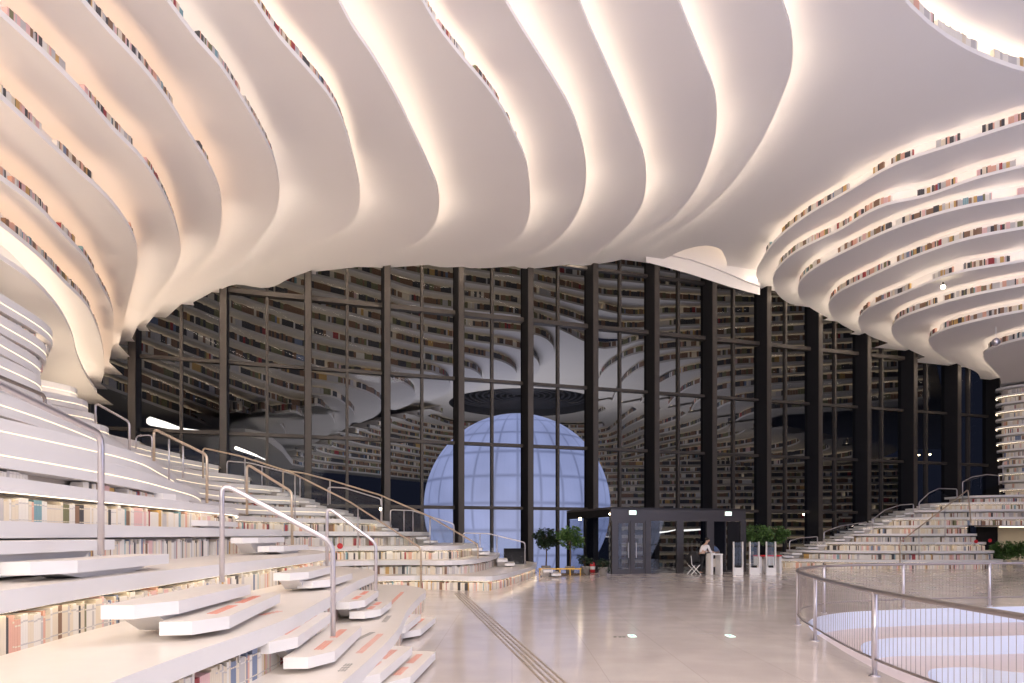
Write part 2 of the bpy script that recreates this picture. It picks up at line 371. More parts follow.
# top plate with the round opening over the globe and the small pocket by the glass
GC=(21.5,6.2)
def circ(c,r,n=96): return [(c[0]+r*math.cos(2*math.pi*i/n),c[1]+r*math.sin(2*math.pi*i/n)) for i in range(n)]
notch=clampf(cr([P(x,y,Z0) for x,y in [(648,266),(668,257),(690,248),(706,245.5),(718,248),(725,257),(728,270),(733,281),(748,291),(770,302)]]),.3)
na=notch[0]; nb=notch[-1]; 
ga=OFF-.3-nd(na); gb=OFF-.3-nd(nb)
A=(na[0]+NX*ga,na[1]+NY*ga); Bq=(nb[0]+NX*gb,nb[1]+NY*gb)
outer=[(-20,-13),(60,-13),FR]+[Bq]+notch[::-1]+[A]+[wall(-26,.3)[:2]]
b=MB(); b.poly(outer,Z0,[circ(GC,16.7)])
ring=circ(GC,16.7,96); ring=ring+[ring[0]]
b.strip(z3(ring,Z0),z3(ring,Z0+.15)); ro=offs(ring,-.6); b.strip(z3(ring,Z0+.15),z3(ro,Z0+.15)); b.strip(z3(ro,Z0+.15),z3(ro,Z0+.8))
b.strip(z3(notch,Z0),z3(notch,Z0+.12)); nr=offs(notch,-.4); b.strip(z3(notch,Z0+.12),z3(nr,Z0+.12)); b.strip(z3(nr,Z0+.12),z3(nr,Z0+1.2))
top=tag(b.build('ceiling',M['plaster']),'large flat white ceiling plate at the top',None,None,'structure')
cb=MB(); cb.strip(z3(offs(ring,-.35),Z0+.2),z3(offs(ring,-.47),Z0+.2)); cb.build('cove_light',M['cove'],top)
cb=MB(); cb.strip(z3(offs(notch,-.2),Z0+.17),z3(offs(notch,-.28),Z0+.17)); cb.build('cove_light',M['cove'],top)
book_row(list(reversed(ring)),Z0+.15,.33,'ring',.03,0,1e9,.05,.12,.6,.12)
for j,(ra,rb,z) in enumerate(((18.5,13,Z0+.8),(14,9,Z0+1.6))):
    b=MB(); b.poly(circ(GC,ra),z,[circ(GC,rb)]); r2=circ(GC,rb); r2.append(r2[0]); b.strip(z3(r2,z),z3(r2,z+.15)); r3=offs(r2,-.5)
    b.strip(z3(r2,z+.15),z3(r3,z+.15)); b.strip(z3(r3,z+.15),z3(r3,z+.8))
    o=tag(b.build('ceiling',M['plaster']),'white ring of the round ceiling opening',None,None,'structure')
    cb=MB(); cb.strip(z3(offs(r2,-.3),z+.2),z3(offs(r2,-.4),z+.2)); cb.build('cove_light',M['cove'],o)
b=MB(); b.poly(circ(GC,9.6),Z0+2.4); 
tag(b.build('ceiling',M['plaster']),'flat cap of the round ceiling opening',None,None,'structure')
# bright curved fascia in the pocket, just inside the glass
def onw(x,y,off): X,Y=wallpx(x,off); return (X,Y,EYE+(HY-y)/F*Y)
fb=MB(); PX=[(646,262,250),(655,264.5,252),(672,269,256),(690,274,260),(710,280.5,267),(730,287,275),(748,292,283),(760,295,287)]
lo=[onw(x,y,1.0) for x,y,_ in PX]; mid=[onw(x,y,1.08) for x,_,y in PX]; mid2=[onw(x,y-1,1.3) for x,_,y in PX]
hi=[(p[0],p[1],Z0+1.4) for p in mid2]
fb.strip(lo,mid); fb.strip(mid,mid2); fb.strip(mid2,hi); fb.strip(hi,[(p[0]+NX*-5,p[1]-NY*5,Z0+1.4) for p in hi])
po=tag(fb.build('ceiling',M['plaster']),'small bright ceiling pocket beside the glass wall',None,None,'structure')
# ---------------------------------------------------------------- terrace tiers
tiers={}
def tier(curve,closing,z,zlow,label,led=True,th=.13,back=.32,name='terrace_tier',books=None,ledm='led',tm='tread',group='stepped terraces',riser='riser',bkw=None):
    loc=(curve[len(curve)//2][0],curve[len(curve)//2][1],zlow)
    e=empty(name,(0,0,0),label,'terrace step',group)
    b=MB(); b.poly(curve+closing,z,mi=0)
    a1=z3(curve,z); b.strip(a1,z3(curve,z-th),1); b.strip(z3(curve,z-th),z3(offs(curve,back+.05),z-th),1)
    b.build('tread',[M[tm],M['tier']],e)
    r=MB(); ro=offs(curve,back); r.strip(z3(ro,z-th+.002),z3(ro,zlow)); r.build('riser',M[riser],e)
    if led:
        l=MB()
        if th>.3: l.strip(z3(offs(curve,-.006),z-.17),z3(offs(curve,-.006),z-.185))
        else: l.strip(z3(offs(curve,.02),z-th-.004),z3(offs(curve,.05),z-th-.004))
        l.build('light_strip',M[ledm],e)
    return e
TZ=[0,.47,.94,1.41,1.93,2.42,2.9,3.37,3.84,4.31,4.78,5.25,5.72,6.19,6.75]
TC={1:[(-1.4,-8),(-1.45,2)]+[P(x,y,.47) for x,y in [(342,683),(365,663),(394,634),(408.6,608.6),(420,596),(425,589.5)]]+[(-2.7,17.9),(-3.7,18.6),(-4.7,19.4),(-5.2,20.6),(-4.6,21.8),(-3.4,22.3),(-2.4,22.4),(-1.4,22),(-.85,21.9),(-.4,22.8),(.1,25),(.7,28),(1.1,31),(1.2,33.2)],
2:[(-2.2,-8),(-2.3,2),(-2.35,4.9),(-2.3,6.6),(-2.55,9.5),(-2.9,12.8),(-3.2,16),(-3.9,17.7),(-4.9,18.8),(-5.9,20.2),(-5.9,21.8),(-5,22.9),(-3.5,23.2),(-2.3,23),(-1.6,23.6),(-1.1,25.5),(-.8,28),(-.6,31),(-.6,33)],
3:[(-3.4,-8),(-3.5,2),(-3.57,4.76),(-3.75,6.2),(-3.82,7.3),(-3.96,10.65),(-4.0,13.3),(-4.2,15.4),(-4.9,17.2),(-6,18.8),(-6.8,20.5),(-6.7,22.6),(-5.6,23.9),(-4,24.2),(-2.8,24.1),(-2.1,25),(-1.8,27),(-1.6,30),(-1.6,32.6)],
4:[(-4.6,-8),(-4.4,3),(-4.6,6),(-5.1,8.5),(-5.5,11.5),(-5.75,14.5),(-5.7,16.8),(-6.4,18.6),(-7.5,20.5),(-7.6,22.9),(-6.7,24.6),(-5.5,25.2),(-4.6,25.5),(-4.1,26.5),(-3.9,28),(-3.8,30),(-3.8,31.9)],
5:[(-5.6,-8),(-5.4,3),(-5.4,7.2),(-5.75,10),(-6.2,13.7),(-6.5,16),(-7.4,18.4),(-8.5,20.5),(-8.7,23),(-8.2,25),(-7.1,26),(-6.2,26.6),(-5.8,27.4),(-5.7,28.5),(-5.6,31.4)],
6:[(-6.2,-8),(-6.0,3),(-5.9,7.75),(-6.35,11.6),(-6.9,13.8),(-7.5,16),(-8.4,18.4),(-9.5,20.7),(-9.8,23.3),(-9.5,25.7),(-8.7,26.9),(-7.9,27.5),(-7.5,28.3),(-7.4,29.3),(-7.4,30.9)],
7:[(-7.2,-8),(-7,3),(-6.85,9),(-7.2,13.1),(-8,15.5),(-8.9,18),(-10,20.6),(-10.4,22.8),(-10.4,25.3),(-9.8,27),(-9.2,27.7),(-8.9,28.6),(-8.8,30.5)],
8:[(-7.9,-8),(-7.6,3),(-7.3,9.5),(-8.0,12.8),(-8.8,15.3),(-9.8,18),(-10.9,20.4),(-11.2,22.8),(-11.3,25.3),(-10.9,27),(-10.4,27.8),(-10.1,28.7),(-10,30.1)],
9:[(-8.4,-8),(-8.2,4),(-7.9,10.5),(-8.5,12.2),(-9.4,14.5),(-10.4,16.6),(-11.3,19.2),(-11.9,22),(-12.2,25),(-12.1,27),(-11.7,27.9),(-11.5,28.6),(-11.4,29.7)],
10:[(-8.9,-8),(-8.8,4),(-8.5,11.3),(-9.1,13.2),(-10.0,14.0),(-11.1,14.6),(-11.9,15.8),(-11.7,17.2),(-11.1,18.4),(-12,20.3),(-12.8,23),(-12.9,26),(-12.7,28),(-12.6,29.3)],
11:[(-9.2,-8),(-9.1,4),(-8.8,11.7),(-9.8,14.1),(-11.1,14.7),(-12.1,15.5),(-12.6,16.8),(-12.2,18.1),(-11.9,19.3),(-12.8,21),(-13.8,23.5),(-14.1,26),(-14.1,29)],
12:[(-9.3,-8),(-9.3,4),(-9.05,11.9),(-10.1,14.7),(-11.4,15.3),(-12.7,16.3),(-13.2,17.6),(-12.7,18.7),(-12.4,19.7),(-13.6,21.5),(-14.9,24),(-15.6,26),(-15.6,28.6)],
13:[(-9.4,-8),(-9.4,4),(-9.2,12),(-10.3,15.2),(-11.6,15.9),(-13.1,16.9),(-13.9,18.2),(-13.3,19.3),(-13,20.1),(-14.2,21.9),(-15.8,24.5),(-17,26.5),(-17.1,28)],
14:[(-11,-8),(-10.8,4),(-10.6,12),(-11.8,15.6),(-13.4,17.2),(-15,19),(-15.2,21),(-16.4,24),(-18,26),(-18.3,27.7)]}
for k in range(1,15):
    c=clampf(cr(TC[k],.3),.35)
    e=c[-1]; g=OFF-.3-nd(e); cl=[(e[0]+NX*g,e[1]+NY*g),FL,(-36,-9),(-36,-8)]
    tiers[k]=c
    tier(c,cl,TZ[k],TZ[k-1],led=k in (1,3,5) or k>=6,th=.16 if k<6 else .32,ledm='led' if k<6 else 'led2',label='white stepped terrace with shelves, %s tier up from the floor on the left side'%ORD[k])
    h=TZ[k]-TZ[k-1]-(.16 if k<6 else .32)
    near=k<=4
    book_row(c,TZ[k-1],h*.93,'L%d'%k,.06,6 if near else 8,1e9,runs=(1,1,1,2,3),wmin=.022 if near else .035,wmax=.042 if near else .065,fill=.93 if k<6 else .6,depth=.18,cand=True,hv=.25)
for k_,mm in ((13,'cover'),(12,'led')):  # added unseen strips that brighten the underside of the lowest left fin
    cb=MB(); q=[p for p in tiers[k_] if p[1]>3]; cb.strip(z3(offs(q,.25),TZ[k_]+.03),z3(offs(q,.37),TZ[k_]+.03))
    tag(cb.build('cove_light',M[mm]),'added warm strip lying unseen on the %s tread under the lowest left ceiling fin'%('highest lit' if k_==13 else 'next lower'),'light strip')
# right tiers
RT={1:[(14.6,40.1),(14.9,38.6),(16.4,37.1),(19,36.3),(22,36.0),(25,36.3),(26.6,37),(27.2,38.4),(27,41)],
2:[(16.3,40.6),(16.6,38.9),(18.5,37.5),(21,36.9),(25,36.9),(26.5,37.5),(27,38.8),(26.9,41.2)],
3:[(17.9,41),(18.2,39.2),(20,38),(23,37.5),(25.3,37.5),(26.4,38),(26.8,39.2),(26.7,41.5)],
4:[(19.6,41.5),(19.9,39.6),(21.5,38.5),(24,38),(25.5,38.1),(26.3,38.6),(26.6,39.6),(26.5,41.8)],
5:[(21,42),(21.2,40),(22.6,39),(24.4,38.6),(25.6,38.7),(26.2,39.2),(26.4,40.2),(26.3,42)],
6:[(22.3,42.4),(22.5,40.4),(24,39.2),(27,38.5),(32,38.2),(44,38)],
7:[(24,43),(24.2,41),(26,39.8),(30,39.2),(44,39)],
8:[(25.9,43.5),(26.1,41.7),(28,40.5),(32,40),(44,39.8)],
9:[(28,44.2),(28.2,42.5),(30,41.2),(34,40.7),(44,40.5)]}
RZ=[0,.47,.94,1.41,1.88,2.35,2.82,3.29,3.76,4.23]
for k in range(10,24):
    RZ.append(4.3+.5*(k-9)); q=.16*(k-10)
    q=min(q,1.2); RT[k]=[(33.1-q*.2,46.0),(31.7-q*.2,44.1),(32.3-q*.1,42.9),(34.5,42.2+q*.1),(44,41.4+q*.1)]
for k in sorted(RT):
    c=clampf(cr(RT[k],.3),.35); g=OFF-.3-nd(c[0]); s=(c[0][0]+NX*g,c[0][1]+NY*g)
    if k<=5:
        g2=OFF-.3-nd(c[-1]); cl=[(c[-1][0]+NX*g2*.3,c[-1][1]+NY*g2*.3),(s[0]+.2,s[1]-.3),s]
    else: cl=[(60,c[-1][1]),FR,s]
    o='%s'%(ORD[k] if k<17 else ['seventeenth','eighteenth','nineteenth','twentieth','twenty-first','twenty-second','twenty-third'][k-17])
    tier(c,cl,RZ[k],RZ[k-1],led=k in (1,3,5,6,8) or k in (10,12,14,16,18,20,22),ledm='led',label='cream lit terrace with shelves, %s tier up from the floor on the far right side'%o,group='stepped terraces on the right')
    book_row(c,RZ[k-1],.29,'R%d'%k,.06,1.6 if k<6 else (1.2 if k<10 else 2.2),1e9,.035,.07,.95,.16,cand=True,runs=(1,1,2))
# ---------------------------------------------------------------- step blocks
def block(a,b_,z,th,w,label,text=0,cham=.35,base=None,group='step blocks on the terraces'):
    """a slab tread from plan point a to b_ (its room side edge), w deep toward the terrace, top at z"""
    a=Vector(a); q=Vector(b_); d=(q-a).normalized(); n=Vector((-d.y,d.x)); 
    pts=[a+d*cham,q-d*.05,q+n*w*.4,q+n*w,a+n*w,a+n*(w*.45)]
    b=MB(); k=len(pts); 
    b.v=[(p.x,p.y,z) for p in pts]+[(p.x,p.y,z-th) for p in pts]
    b.f=[tuple(range(k)),tuple(range(2*k-1,k-1,-1))]+[((i+1)%k,i,i+k,(i+1)%k+k) for i in range(k)]; b.m=[0]+[1]*(k+1)
    e=empty('step_block',(0,0,0),label,'step',group)
    b.build('slab',[M['tread'],M['tier']],e)
    if base is not None and z-th-base>.02:
        s=MB(); c=(a+q)/2+n*w*.6; L=(q-a).length
        s.v=[tuple((c+d*x*L*.5+n*y).to_tuple())+(zz,) for zz,sx in ((z-th,.78),(base,.45)) for x,y in ((-sx,-w*.3),(sx,-w*.3),(sx,w*.4),(-sx,w*.4))]
        s.f=[(0,1,5,4),(1,2,6,5),(2,3,7,6),(3,0,4,7),(4,5,6,7),(0,3,2,1)]; s.m=[0]*6; s.build('support',M['tier'],e)
    if text:
        t=MB(); L=(q-a).length; x=L*.2; 
        cnt=0
        while x<L*.85:
            if not .45*L<x<.55*L:
                ww=random.uniform(.035,.05)
                for r_ in range(3):
                    p=a+d*(x)+n*(w*.42+r_*.035-.03); hh=z+.004
                    t.box((p.x,p.y,hh),(ww*random.uniform(.5,1),.009,.003),math.atan2(d.y,d.x))
                p=a+d*(x+ww*.2)+n*(w*.42); t.box((p.x,p.y,z+.004),(.009,.09,.003),math.atan2(d.y,d.x))
            x+=.075
        t.build('lettering',M['redtext'],e)['kind']='stuff'
    return e
B=block
# on floor up to tier 1
B(P(404,683,.16),P(436,651,.16),.16,.11,.42,'lower white step block with red lettering nearest the camera, on the floor',1,base=0)
B(P(372,680,.32),P(413,646,.32),.32,.11,.42,'upper white step block with red lettering nearest the camera, above the floor block',1,base=.05)
B(P(417,632,.16),P(436,617,.16),.16,.11,.5,'lower white step block of the second floor pair, by the stone floor',1,base=0)
B(P(402,629,.32),P(421,614,.32),.32,.11,.45,'upper white step block of the second floor pair, by the tier edge',1,base=.05)
# tier1 -> tier2
B(P(328,657,.63),P(362,626,.63),.63,.11,.42,'lower white step block with red lettering at the foot of the middle handrail',1,base=.47)
B(P(290,642,.79),P(333,612,.79),.79,.11,.42,'upper white step block with red lettering beside the middle handrail foot',1,base=.5)
B(P(377,611.5,.63),P(392,601,.63),.63,.11,.42,'small lower step block at the foot of the third handrail',1,base=.47)
B(P(362,602,.79),P(379,590,.79),.79,.11,.42,'small upper step block at the foot of the third handrail',1,base=.5)
# tier2 -> tier3
B(P(218,621,1.1),P(281,593,1.1),1.1,.11,.45,'long lower white step block on the second tier with faint lettering',1,base=.94)
B(P(160,605,1.25),P(252,584,1.25),1.25,.11,.45,'long upper white step block carrying the tall steel handrail post',0,base=.97)
B(P(325,581,1.1),P(353,573,1.1),1.1,.11,.42,'lower pale step block far along the second tier',0,base=.94)
B(P(303,573,1.25),P(334,566,1.25),1.25,.11,.42,'upper pale step block far along the second tier',0,base=.97)
# tier3 -> tier4
B((-3.75,5.6),(-4.0,8.0),1.58,.11,.42,'large lower white step block at the far left edge of the picture',0,base=1.41)
B((-4.1,5.0),(-4.4,7.6),1.75,.11,.42,'large upper white step block at the far left edge under the nearest handrail post',0,base=1.44)
B((-4.55,13.3),(-4.65,15.6),1.58,.11,.4,'lower step block on the dark-booked third tier behind the handrail',0,base=1.41)
B((-4.95,13.0),(-5.05,15.2),1.75,.11,.4,'upper step block on the dark-booked third tier behind the handrail',0,base=1.44)
# tier4 -> 5, 5 -> 6
B((-6.0,13.2),(-6.25,15.6),2.09,.11,.4,'lower step block on the fourth tier, partly behind the handrail',0,base=1.93)
B((-6.3,12.9),(-6.5,15.2),2.26,.11,.3,'upper step block on the fourth tier, partly behind the handrail',0,base=1.95)
B((-6.4,12.8),(-6.7,14.2),2.58,.11,.3,'small step block on the fifth tier at the end of the dark shelf',0,base=2.42)
# stairs along the glass wall, left: two blocks per tier between ends
ends=[(1.35,29.2),(-.5,28.4),(-1.55,28.2),(-3.8,28.0),(-5.55,28.3),(-7.3,28.6),(-8.75,28.5),(-9.95,28.5)]
for i,(x,y) in enumerate(ends):
    for j in (0,1):
        z=TZ[i]+.157*(j+1); xx=x+.62-.3*j if i else x+.75-.35*j
        B((xx,y-.2),(xx-.05,y+1.7),z,.1,.42,'%s narrow step block of the %s flight rising left beside the glass wall'%(['lower','upper'][j],ORD[i+1]),0,.1,base=TZ[i],group='left glass wall flight')
# right stairs
rends=[(14.75,39.3),(16.45,39.7),(18.05,40.1),(19.75,40.5),(21.1,41),(22.4,41.3),(24.1,42),(26,42.6)]
for i,(x,y) in enumerate(rends):
    for j in (0,1):
        z=RZ[i]+.157*(j+1); xx=x-1.15+.5*j
        B((xx,y+.6),(xx+.02,y-1.2),z,.1,-.6 if 0 else .55,'%s pale step block of the %s flight rising right beside the glass wall'%(['lower','upper'][j],ORD[i+1]),0,.05,base=RZ[i],group='right glass wall flight')
# red lettering on the open treads
for (x0,y0,x1,y1,z,m,nm) in ((345,646,376,632,.47,'darktext','a'),(362,653,383,634,.47,'redtext','b'),(392,604,404,592,.47,'redtext','c'),(345,671,353,663,.47,'darktext','d'),(265,615,284,611,.94,'redtext','e'),(386,622,391,616,.47,'darktext','f')):
    a=Vector(P(x0,y0,z)); q=Vector(P(x1,y1,z)); d=(q-a).normalized(); n=Vector((-d.y,d.x)); t=MB(); x=0; L=(q-a).length
    while x<L:
        for r_ in range(3): 
            p=a+d*x+n*(r_*.03); t.box((p.x,p.y,z+.003),(.05*random.uniform(.5,1),.008,.002),math.atan2(d.y,d.x))
        p=a+d*x+n*.03; t.box((p.x,p.y,z+.003),(.008,.08,.002),math.atan2(d.y,d.x)); x+=.085
    where={'a':'in the middle of the lowest tread','b':'near the front edge of the lowest tread','c':'at the far end of the lowest tread','d':'at the near end of the lowest tread','e':'on the second tread beside the step block','f':'short one near the far lowest edge'}[nm]
    tag(t.build('floor_lettering',M[m]),('red' if m=='redtext' else 'grey')+' lettering strip '+where,'floor lettering')
# ---------------------------------------------------------------- facade
S=3.65; t0=tof(wallpx(525)); HT=18.4
npane=0
TR=[3.2,6.47,9.74,13.0,16.2]
def fbox(b,t,w,off0,off1,z0,z1,mi=0):
    """box on the facade: centred at t, width w, from off0 to off1 metres into the room"""
    vs=[wall(t+s*w/2,o,z) for z in (z0,z1) for s,o in ((-1,off0),(1,off0),(1,off1),(-1,off1))]
    b.add(vs,[(0,1,2,3),(7,6,5,4),(0,4,5,1),(1,5,6,2),(2,6,7,3),(3,7,4,0)],mi)
ntrim=1; nwin=1
for i in range(-8,14):
    t=t0+i*S
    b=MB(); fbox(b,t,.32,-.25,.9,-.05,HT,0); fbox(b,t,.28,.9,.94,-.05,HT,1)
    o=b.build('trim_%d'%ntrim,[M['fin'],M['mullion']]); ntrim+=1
    tag(o,'deep dark vertical mullion of the glass wall',None,None,'structure')
    if i==13: break
    w=MB(); 
    g=MB(); w_=S-.34
    vs=[wall(t+.17,0,-.05),wall(t+.17+w_,0,-.05),wall(t+.17+w_,0,HT),wall(t+.17,0,HT)]
    g.add(vs,[(0,1,2,3)])
    o=g.build('window_%d'%nwin,M['glass']); nwin+=1; tag(o,'dark glazed bay of the tall glass wall',None,None,'structure')
    m=MB(); fbox(m,t+S/2,.13,-.1,.16,-.05,HT); m.build('mullion',M['mullion'],o)
    for z in TR:
        tb=MB(); fbox(tb,t+S/2,w_,-.08,.2 if z!=13.0 else .3,z-.08,z+.08 if z!=13.0 else z+.14); tb.build('transom',M['mullion'],o)
# ---------------------------------------------------------------- solid mirrored hall standing in for the reflection in the glass
hall_n=0
def hall_layer(pts,z,th,rise,label,led=True,right=False,books=True,under=3.2):
    c=cr(pts,.9); b=MB()
    b.strip(z3(c,z),z3(offs(c,under),z)); b.strip(z3(c,z),z3(c,z+th)); b.strip(z3(c,z+th),z3(offs(c,.7),z+th)); 
    b.strip(z3(offs(c,.7),z+th),z3(offs(c,.7),z+rise))
    e=empty('mirror_terrace',(0,0,0),label,'shelf terrace','mirrored shelf terraces built for the reflection')
    b.build('slab',M['hallw'],e)
    if led:
        l=MB(); l.strip(z3(offs(c,.4),z+th+.03),z3(offs(c,.52),z+th+.03)); l.build('light_strip',M['hallled'],e)
    if books:
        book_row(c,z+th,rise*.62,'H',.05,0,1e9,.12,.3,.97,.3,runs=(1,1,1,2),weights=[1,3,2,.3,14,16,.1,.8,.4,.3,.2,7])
GZ=72.0; GX=(517-512)/F*GZ; GR=9.75; GH=4.75
HZ=lambda n: 23.1-.98*n
XB=[60,110,152,188,216,236,266,300,345]; YB=[176,200,217,231,242.5,251,261.5,272,283]
def leftrow(n,dx=0): return [(x,y+15*n+(max(0,n-2)*(345-x)*.004)) for x,y in zip(XB,YB)]
HR={-5:[(475,245),(520,252),(542,258),(570,263),(605,265),(630,267),(665,272),(720,279),(800,284),(930,283)],
-4:[(410,245),(475,258),(520,265),(542,271),(570,276),(605,280),(630,282),(665,286),(720,291),(800,294),(930,292)],
-3:[(410,259),(475,271),(520,277.6),(542,283),(570,289),(605,296),(630,298),(665,300),(720,303),(800,304),(930,301)],
-2:[(382,265),(410,273),(475,284),(520,291.6),(542,296),(570,303),(605,311),(630,316),(665,314.5),(720,314.5),(800,313),(930,309)],
-1:[(382,279),(410,288),(475,299),(520,305),(542,310),(570,318),(600,327),(640,329),(665,327),(720,325),(800,322),(930,317)],
0:[(382,294),(410,302),(475,311),(520,316),(542,322),(565,332),(590,344),(605,349),(620,347),(640,341),(665,339),(720,336),(800,332),(930,326)],
1:[(382,308),(410,316),(475,328),(520,332),(540,336),(550,342),(554,350),(551,360),(538,368)],
2:[(382,323),(410,330),(475,342),(510,347),(530,354),(539,364),(538,373),(526,381)],
3:[(382,337),(410,344),(475,356),(500,361),(512,367),(517,376),(510,385)],
4:[(382,351),(410,358),(450,365),(470,369),(480,375),(482,384),(472,392)],
5:[(382,364),(410,370),(430,372),(444,377),(450,385),(446,394),(430,401)],
6:[(382,378),(400,382),(412,389),(415,397),(411,404),(396,410)],
7:[(346,386),(368,393),(380,400),(382,408),(376,416),(360,423)],
8:[(330,397),(346,405),(354,413),(353,422),(342,431)],
9:[(315,405),(328,413),(334,421),(333,429),(324,438),(312,444)],
10:[(290,412),(304,423),(309,434),(304,445)],11:[(262,411),(280,424),(286,436),(280,448)],12:[(236,412),(256,426),(262,438),(255,450)]}
for n in range(-5,13):
    L_=[q for q in leftrow(n) if q[0]<HR[n][0][0]-12]
    nm=['very topmost','topmost','second','third','fourth','fifth','sixth','seventh','eighth','ninth','tenth','eleventh','twelfth','thirteenth','fourteenth','fifteenth','sixteenth','seventeenth'][n+5]
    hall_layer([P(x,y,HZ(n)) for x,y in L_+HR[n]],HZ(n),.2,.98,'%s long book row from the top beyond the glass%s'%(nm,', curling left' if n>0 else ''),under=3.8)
RR={1:[(590,399),(597,389),(600,377),(612,365),(640,353),(665,350),(720,346),(800,342),(930,336)],
2:[(612,402),(618,389),(628,377),(645,367),(665,362),(720,357),(800,353),(930,346)],
3:[(640,404),(648,394),(660,384),(690,372),(720,367),(800,363),(930,356)],
4:[(668,406),(676,397),(692,387),(720,379),(800,374),(930,366)],5:[(690,412),(700,400),(720,391),(760,386),(930,377)],
6:[(706,422),(714,411),(735,402),(800,396),(930,387)],7:[(728,432),(736,421),(760,412),(820,407),(930,398)]}
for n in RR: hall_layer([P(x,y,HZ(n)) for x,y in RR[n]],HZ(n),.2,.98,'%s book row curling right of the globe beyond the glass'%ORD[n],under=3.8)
# high grey plate with the dark louvred opening over the globe
OC=(1.8,111); zp=HZ(0)
zero=cr([P(x,y,zp) for x,y in [q for q in leftrow(0) if q[0]<370]+HR[0]],.9)
b=MB(); b.poly(offs(zero,.2)+[(110,170),(-110,170)],zp+.01,[circ(OC,12)])
b.poly(circ(OC,12.3),zp+3.2,mi=1); q_=circ(OC,12); q_.append(q_[0]); b.strip(z3(q_,zp),z3(q_,zp+3.2),1)
for j in range(11):
    r=11.6-j*1.0
    b.tube([(x,y,zp+1.4) for x,y in (lambda q:q+[q[0]])(circ(OC,r,40))],.2,6,2,cap=False)
tag(b.build('ceiling',[M['hallw'],M['halld'],M['night']]),'reflected grey ceiling built beyond the glass with a dark round opening over the globe',None,None,'structure')
# concentric lower shelves on the far side, with pointed tips left and right of the globe
tl=[(427,416),(404,420),(390,423),(376,427),(365,430),(354,433),(343,438),(328,444),(316,449),(300,455),(285,461)]
tr_=[(606,409),(637,410),(661,409),(686,414),(706,419),(728,425),(745,430),(770,436),(800,441),(830,447),(860,452)]
for j in range(11):
    z=HZ(j+1.3); y=426+5.6*j; a_,c_=tl[j],tr_[j]; px=[(a_[0]+16,a_[1]-3),(a_[0]+3,a_[1]-1.5),a_,(a_[0]+8,a_[1]+4)]
    if a_[0]<410: px+=[((a_[0]+455)/2,(a_[1]+5+y)/2)]
    px+=[(455,y),(517,y+1.5),(600,y+2)]
    if c_[0]>620: px+=[((c_[0]+600)/2,(c_[1]+5+y)/2)]
    px+=[(c_[0]-7,c_[1]+4.5),c_,(c_[0]-4,c_[1]-3),(c_[0]-18,c_[1]-6)]
    hall_layer([P(u,v,z) for u,v in px],z,.22,.98,'%s curved shelf row on the far side behind the globe'%ORD[j+1],under=4)
for j in range(12):
    y=467+6.4*j; dd=108-j*1.5; zc=EYE+(HY-y)*dd/F
    hall_layer([((x-512)/F*(dd-(x-600)*.02),dd-(x-600)*.02) for x in (598,660,740,820,900)],zc,.2,.95,'%s low shelf row right of the globe beyond the glass'%ORD[j+1],under=3,led=j<10)
def glowline(px,z,r,lb):
    b=MB(); pts=[(*q,z) for q in cr([P(x,y,z) for x,y in px],.5)] if px else [X3(x,y,56) for x,y in z]; k=len(pts)
    b.tube(pts,[r*max(.25,1-i/k*.8) for i in range(k)],6); tag(b.build('light_line',M['hallglow']),lb,'light line')
glowline([(150,421),(166,425),(185,430),(203,432)],7.5,.22,'reflected bright white light streak built behind the glass at far left')
glowline([(236,448),(250,453),(266,460)],5.5,.07,'reflected thin white light line built behind the glass above the left handrails')
glowline(None,[(655,533),(668,531.5),(677,529.5)],.07,'warm light line seen through the entrance box, left one')
glowline(None,[(684,530.5),(700,529.5),(708,528.5)],.08,'warm light line seen through the entrance box, right one')
# lowest lit shelves right of the booth
for i in range(7):
    z=3.2-.75*i; pts=[PD(x,62+1.0*i*0+ (0)) for x in (610,680,760,840)]; pts=[(p[0],p[1]+1.4*(6-i)*-.0) for p in pts]
    hall_layer(pts,z,.12,.75,'%s low lit shelf row seen through the entrance box'%ORD[i+1],under=.8)
lobe=[(150,436),(200,437),(245,436),(266,440),(282,452),(293,466),(288,471),(270,462),(240,452),(200,446),(150,444)]
b=MB(); q=[P(x,y,9.5) for x,y in lobe]; b.poly(q,9.5); q.append(q[0]); b.strip(z3(q,9.5),z3(q,10.1)); b.poly(q[:-1],10.1)
tag(b.build('mirror_lobe',M['hallw']),'reflected cream pointed ceiling lobe built beyond the glass above the left handrails','ceiling fin')
g=bpy.data.meshes.new('globe')
import bmesh
def sphere_obj(name,c,r,m,seg=96,rings=48):
    bm=bmesh.new(); bmesh.ops.create_uvsphere(bm,u_segments=seg,v_segments=rings,radius=1.0); me=bpy.data.meshes.new(name); bm.to_mesh(me); bm.free()
    me.materials.append(m); me.polygons.foreach_set('use_smooth',[True]*len(me.polygons)); o=bpy.data.objects.new(name,me); COL.objects.link(o)
    o.location=c; o.scale=(r,r,r); return o
tag(sphere_obj('globe',(GX,GZ,GH),GR,globe_mat('globe_panels',1.1)),'huge pale blue panelled globe, mirrored copy built for its reflection in the glass wall','globe')  # solid mirror copy of the globe in place of its reflection
b=MB(); b.add([(-80,36,-5.05),(90,36,-5.05),(90,150,-5.05),(-80,150,-5.05)],[(0,1,2,3)])
tag(b.build('floor',M['night']),'dark ground beyond the glass',None,None,'structure')
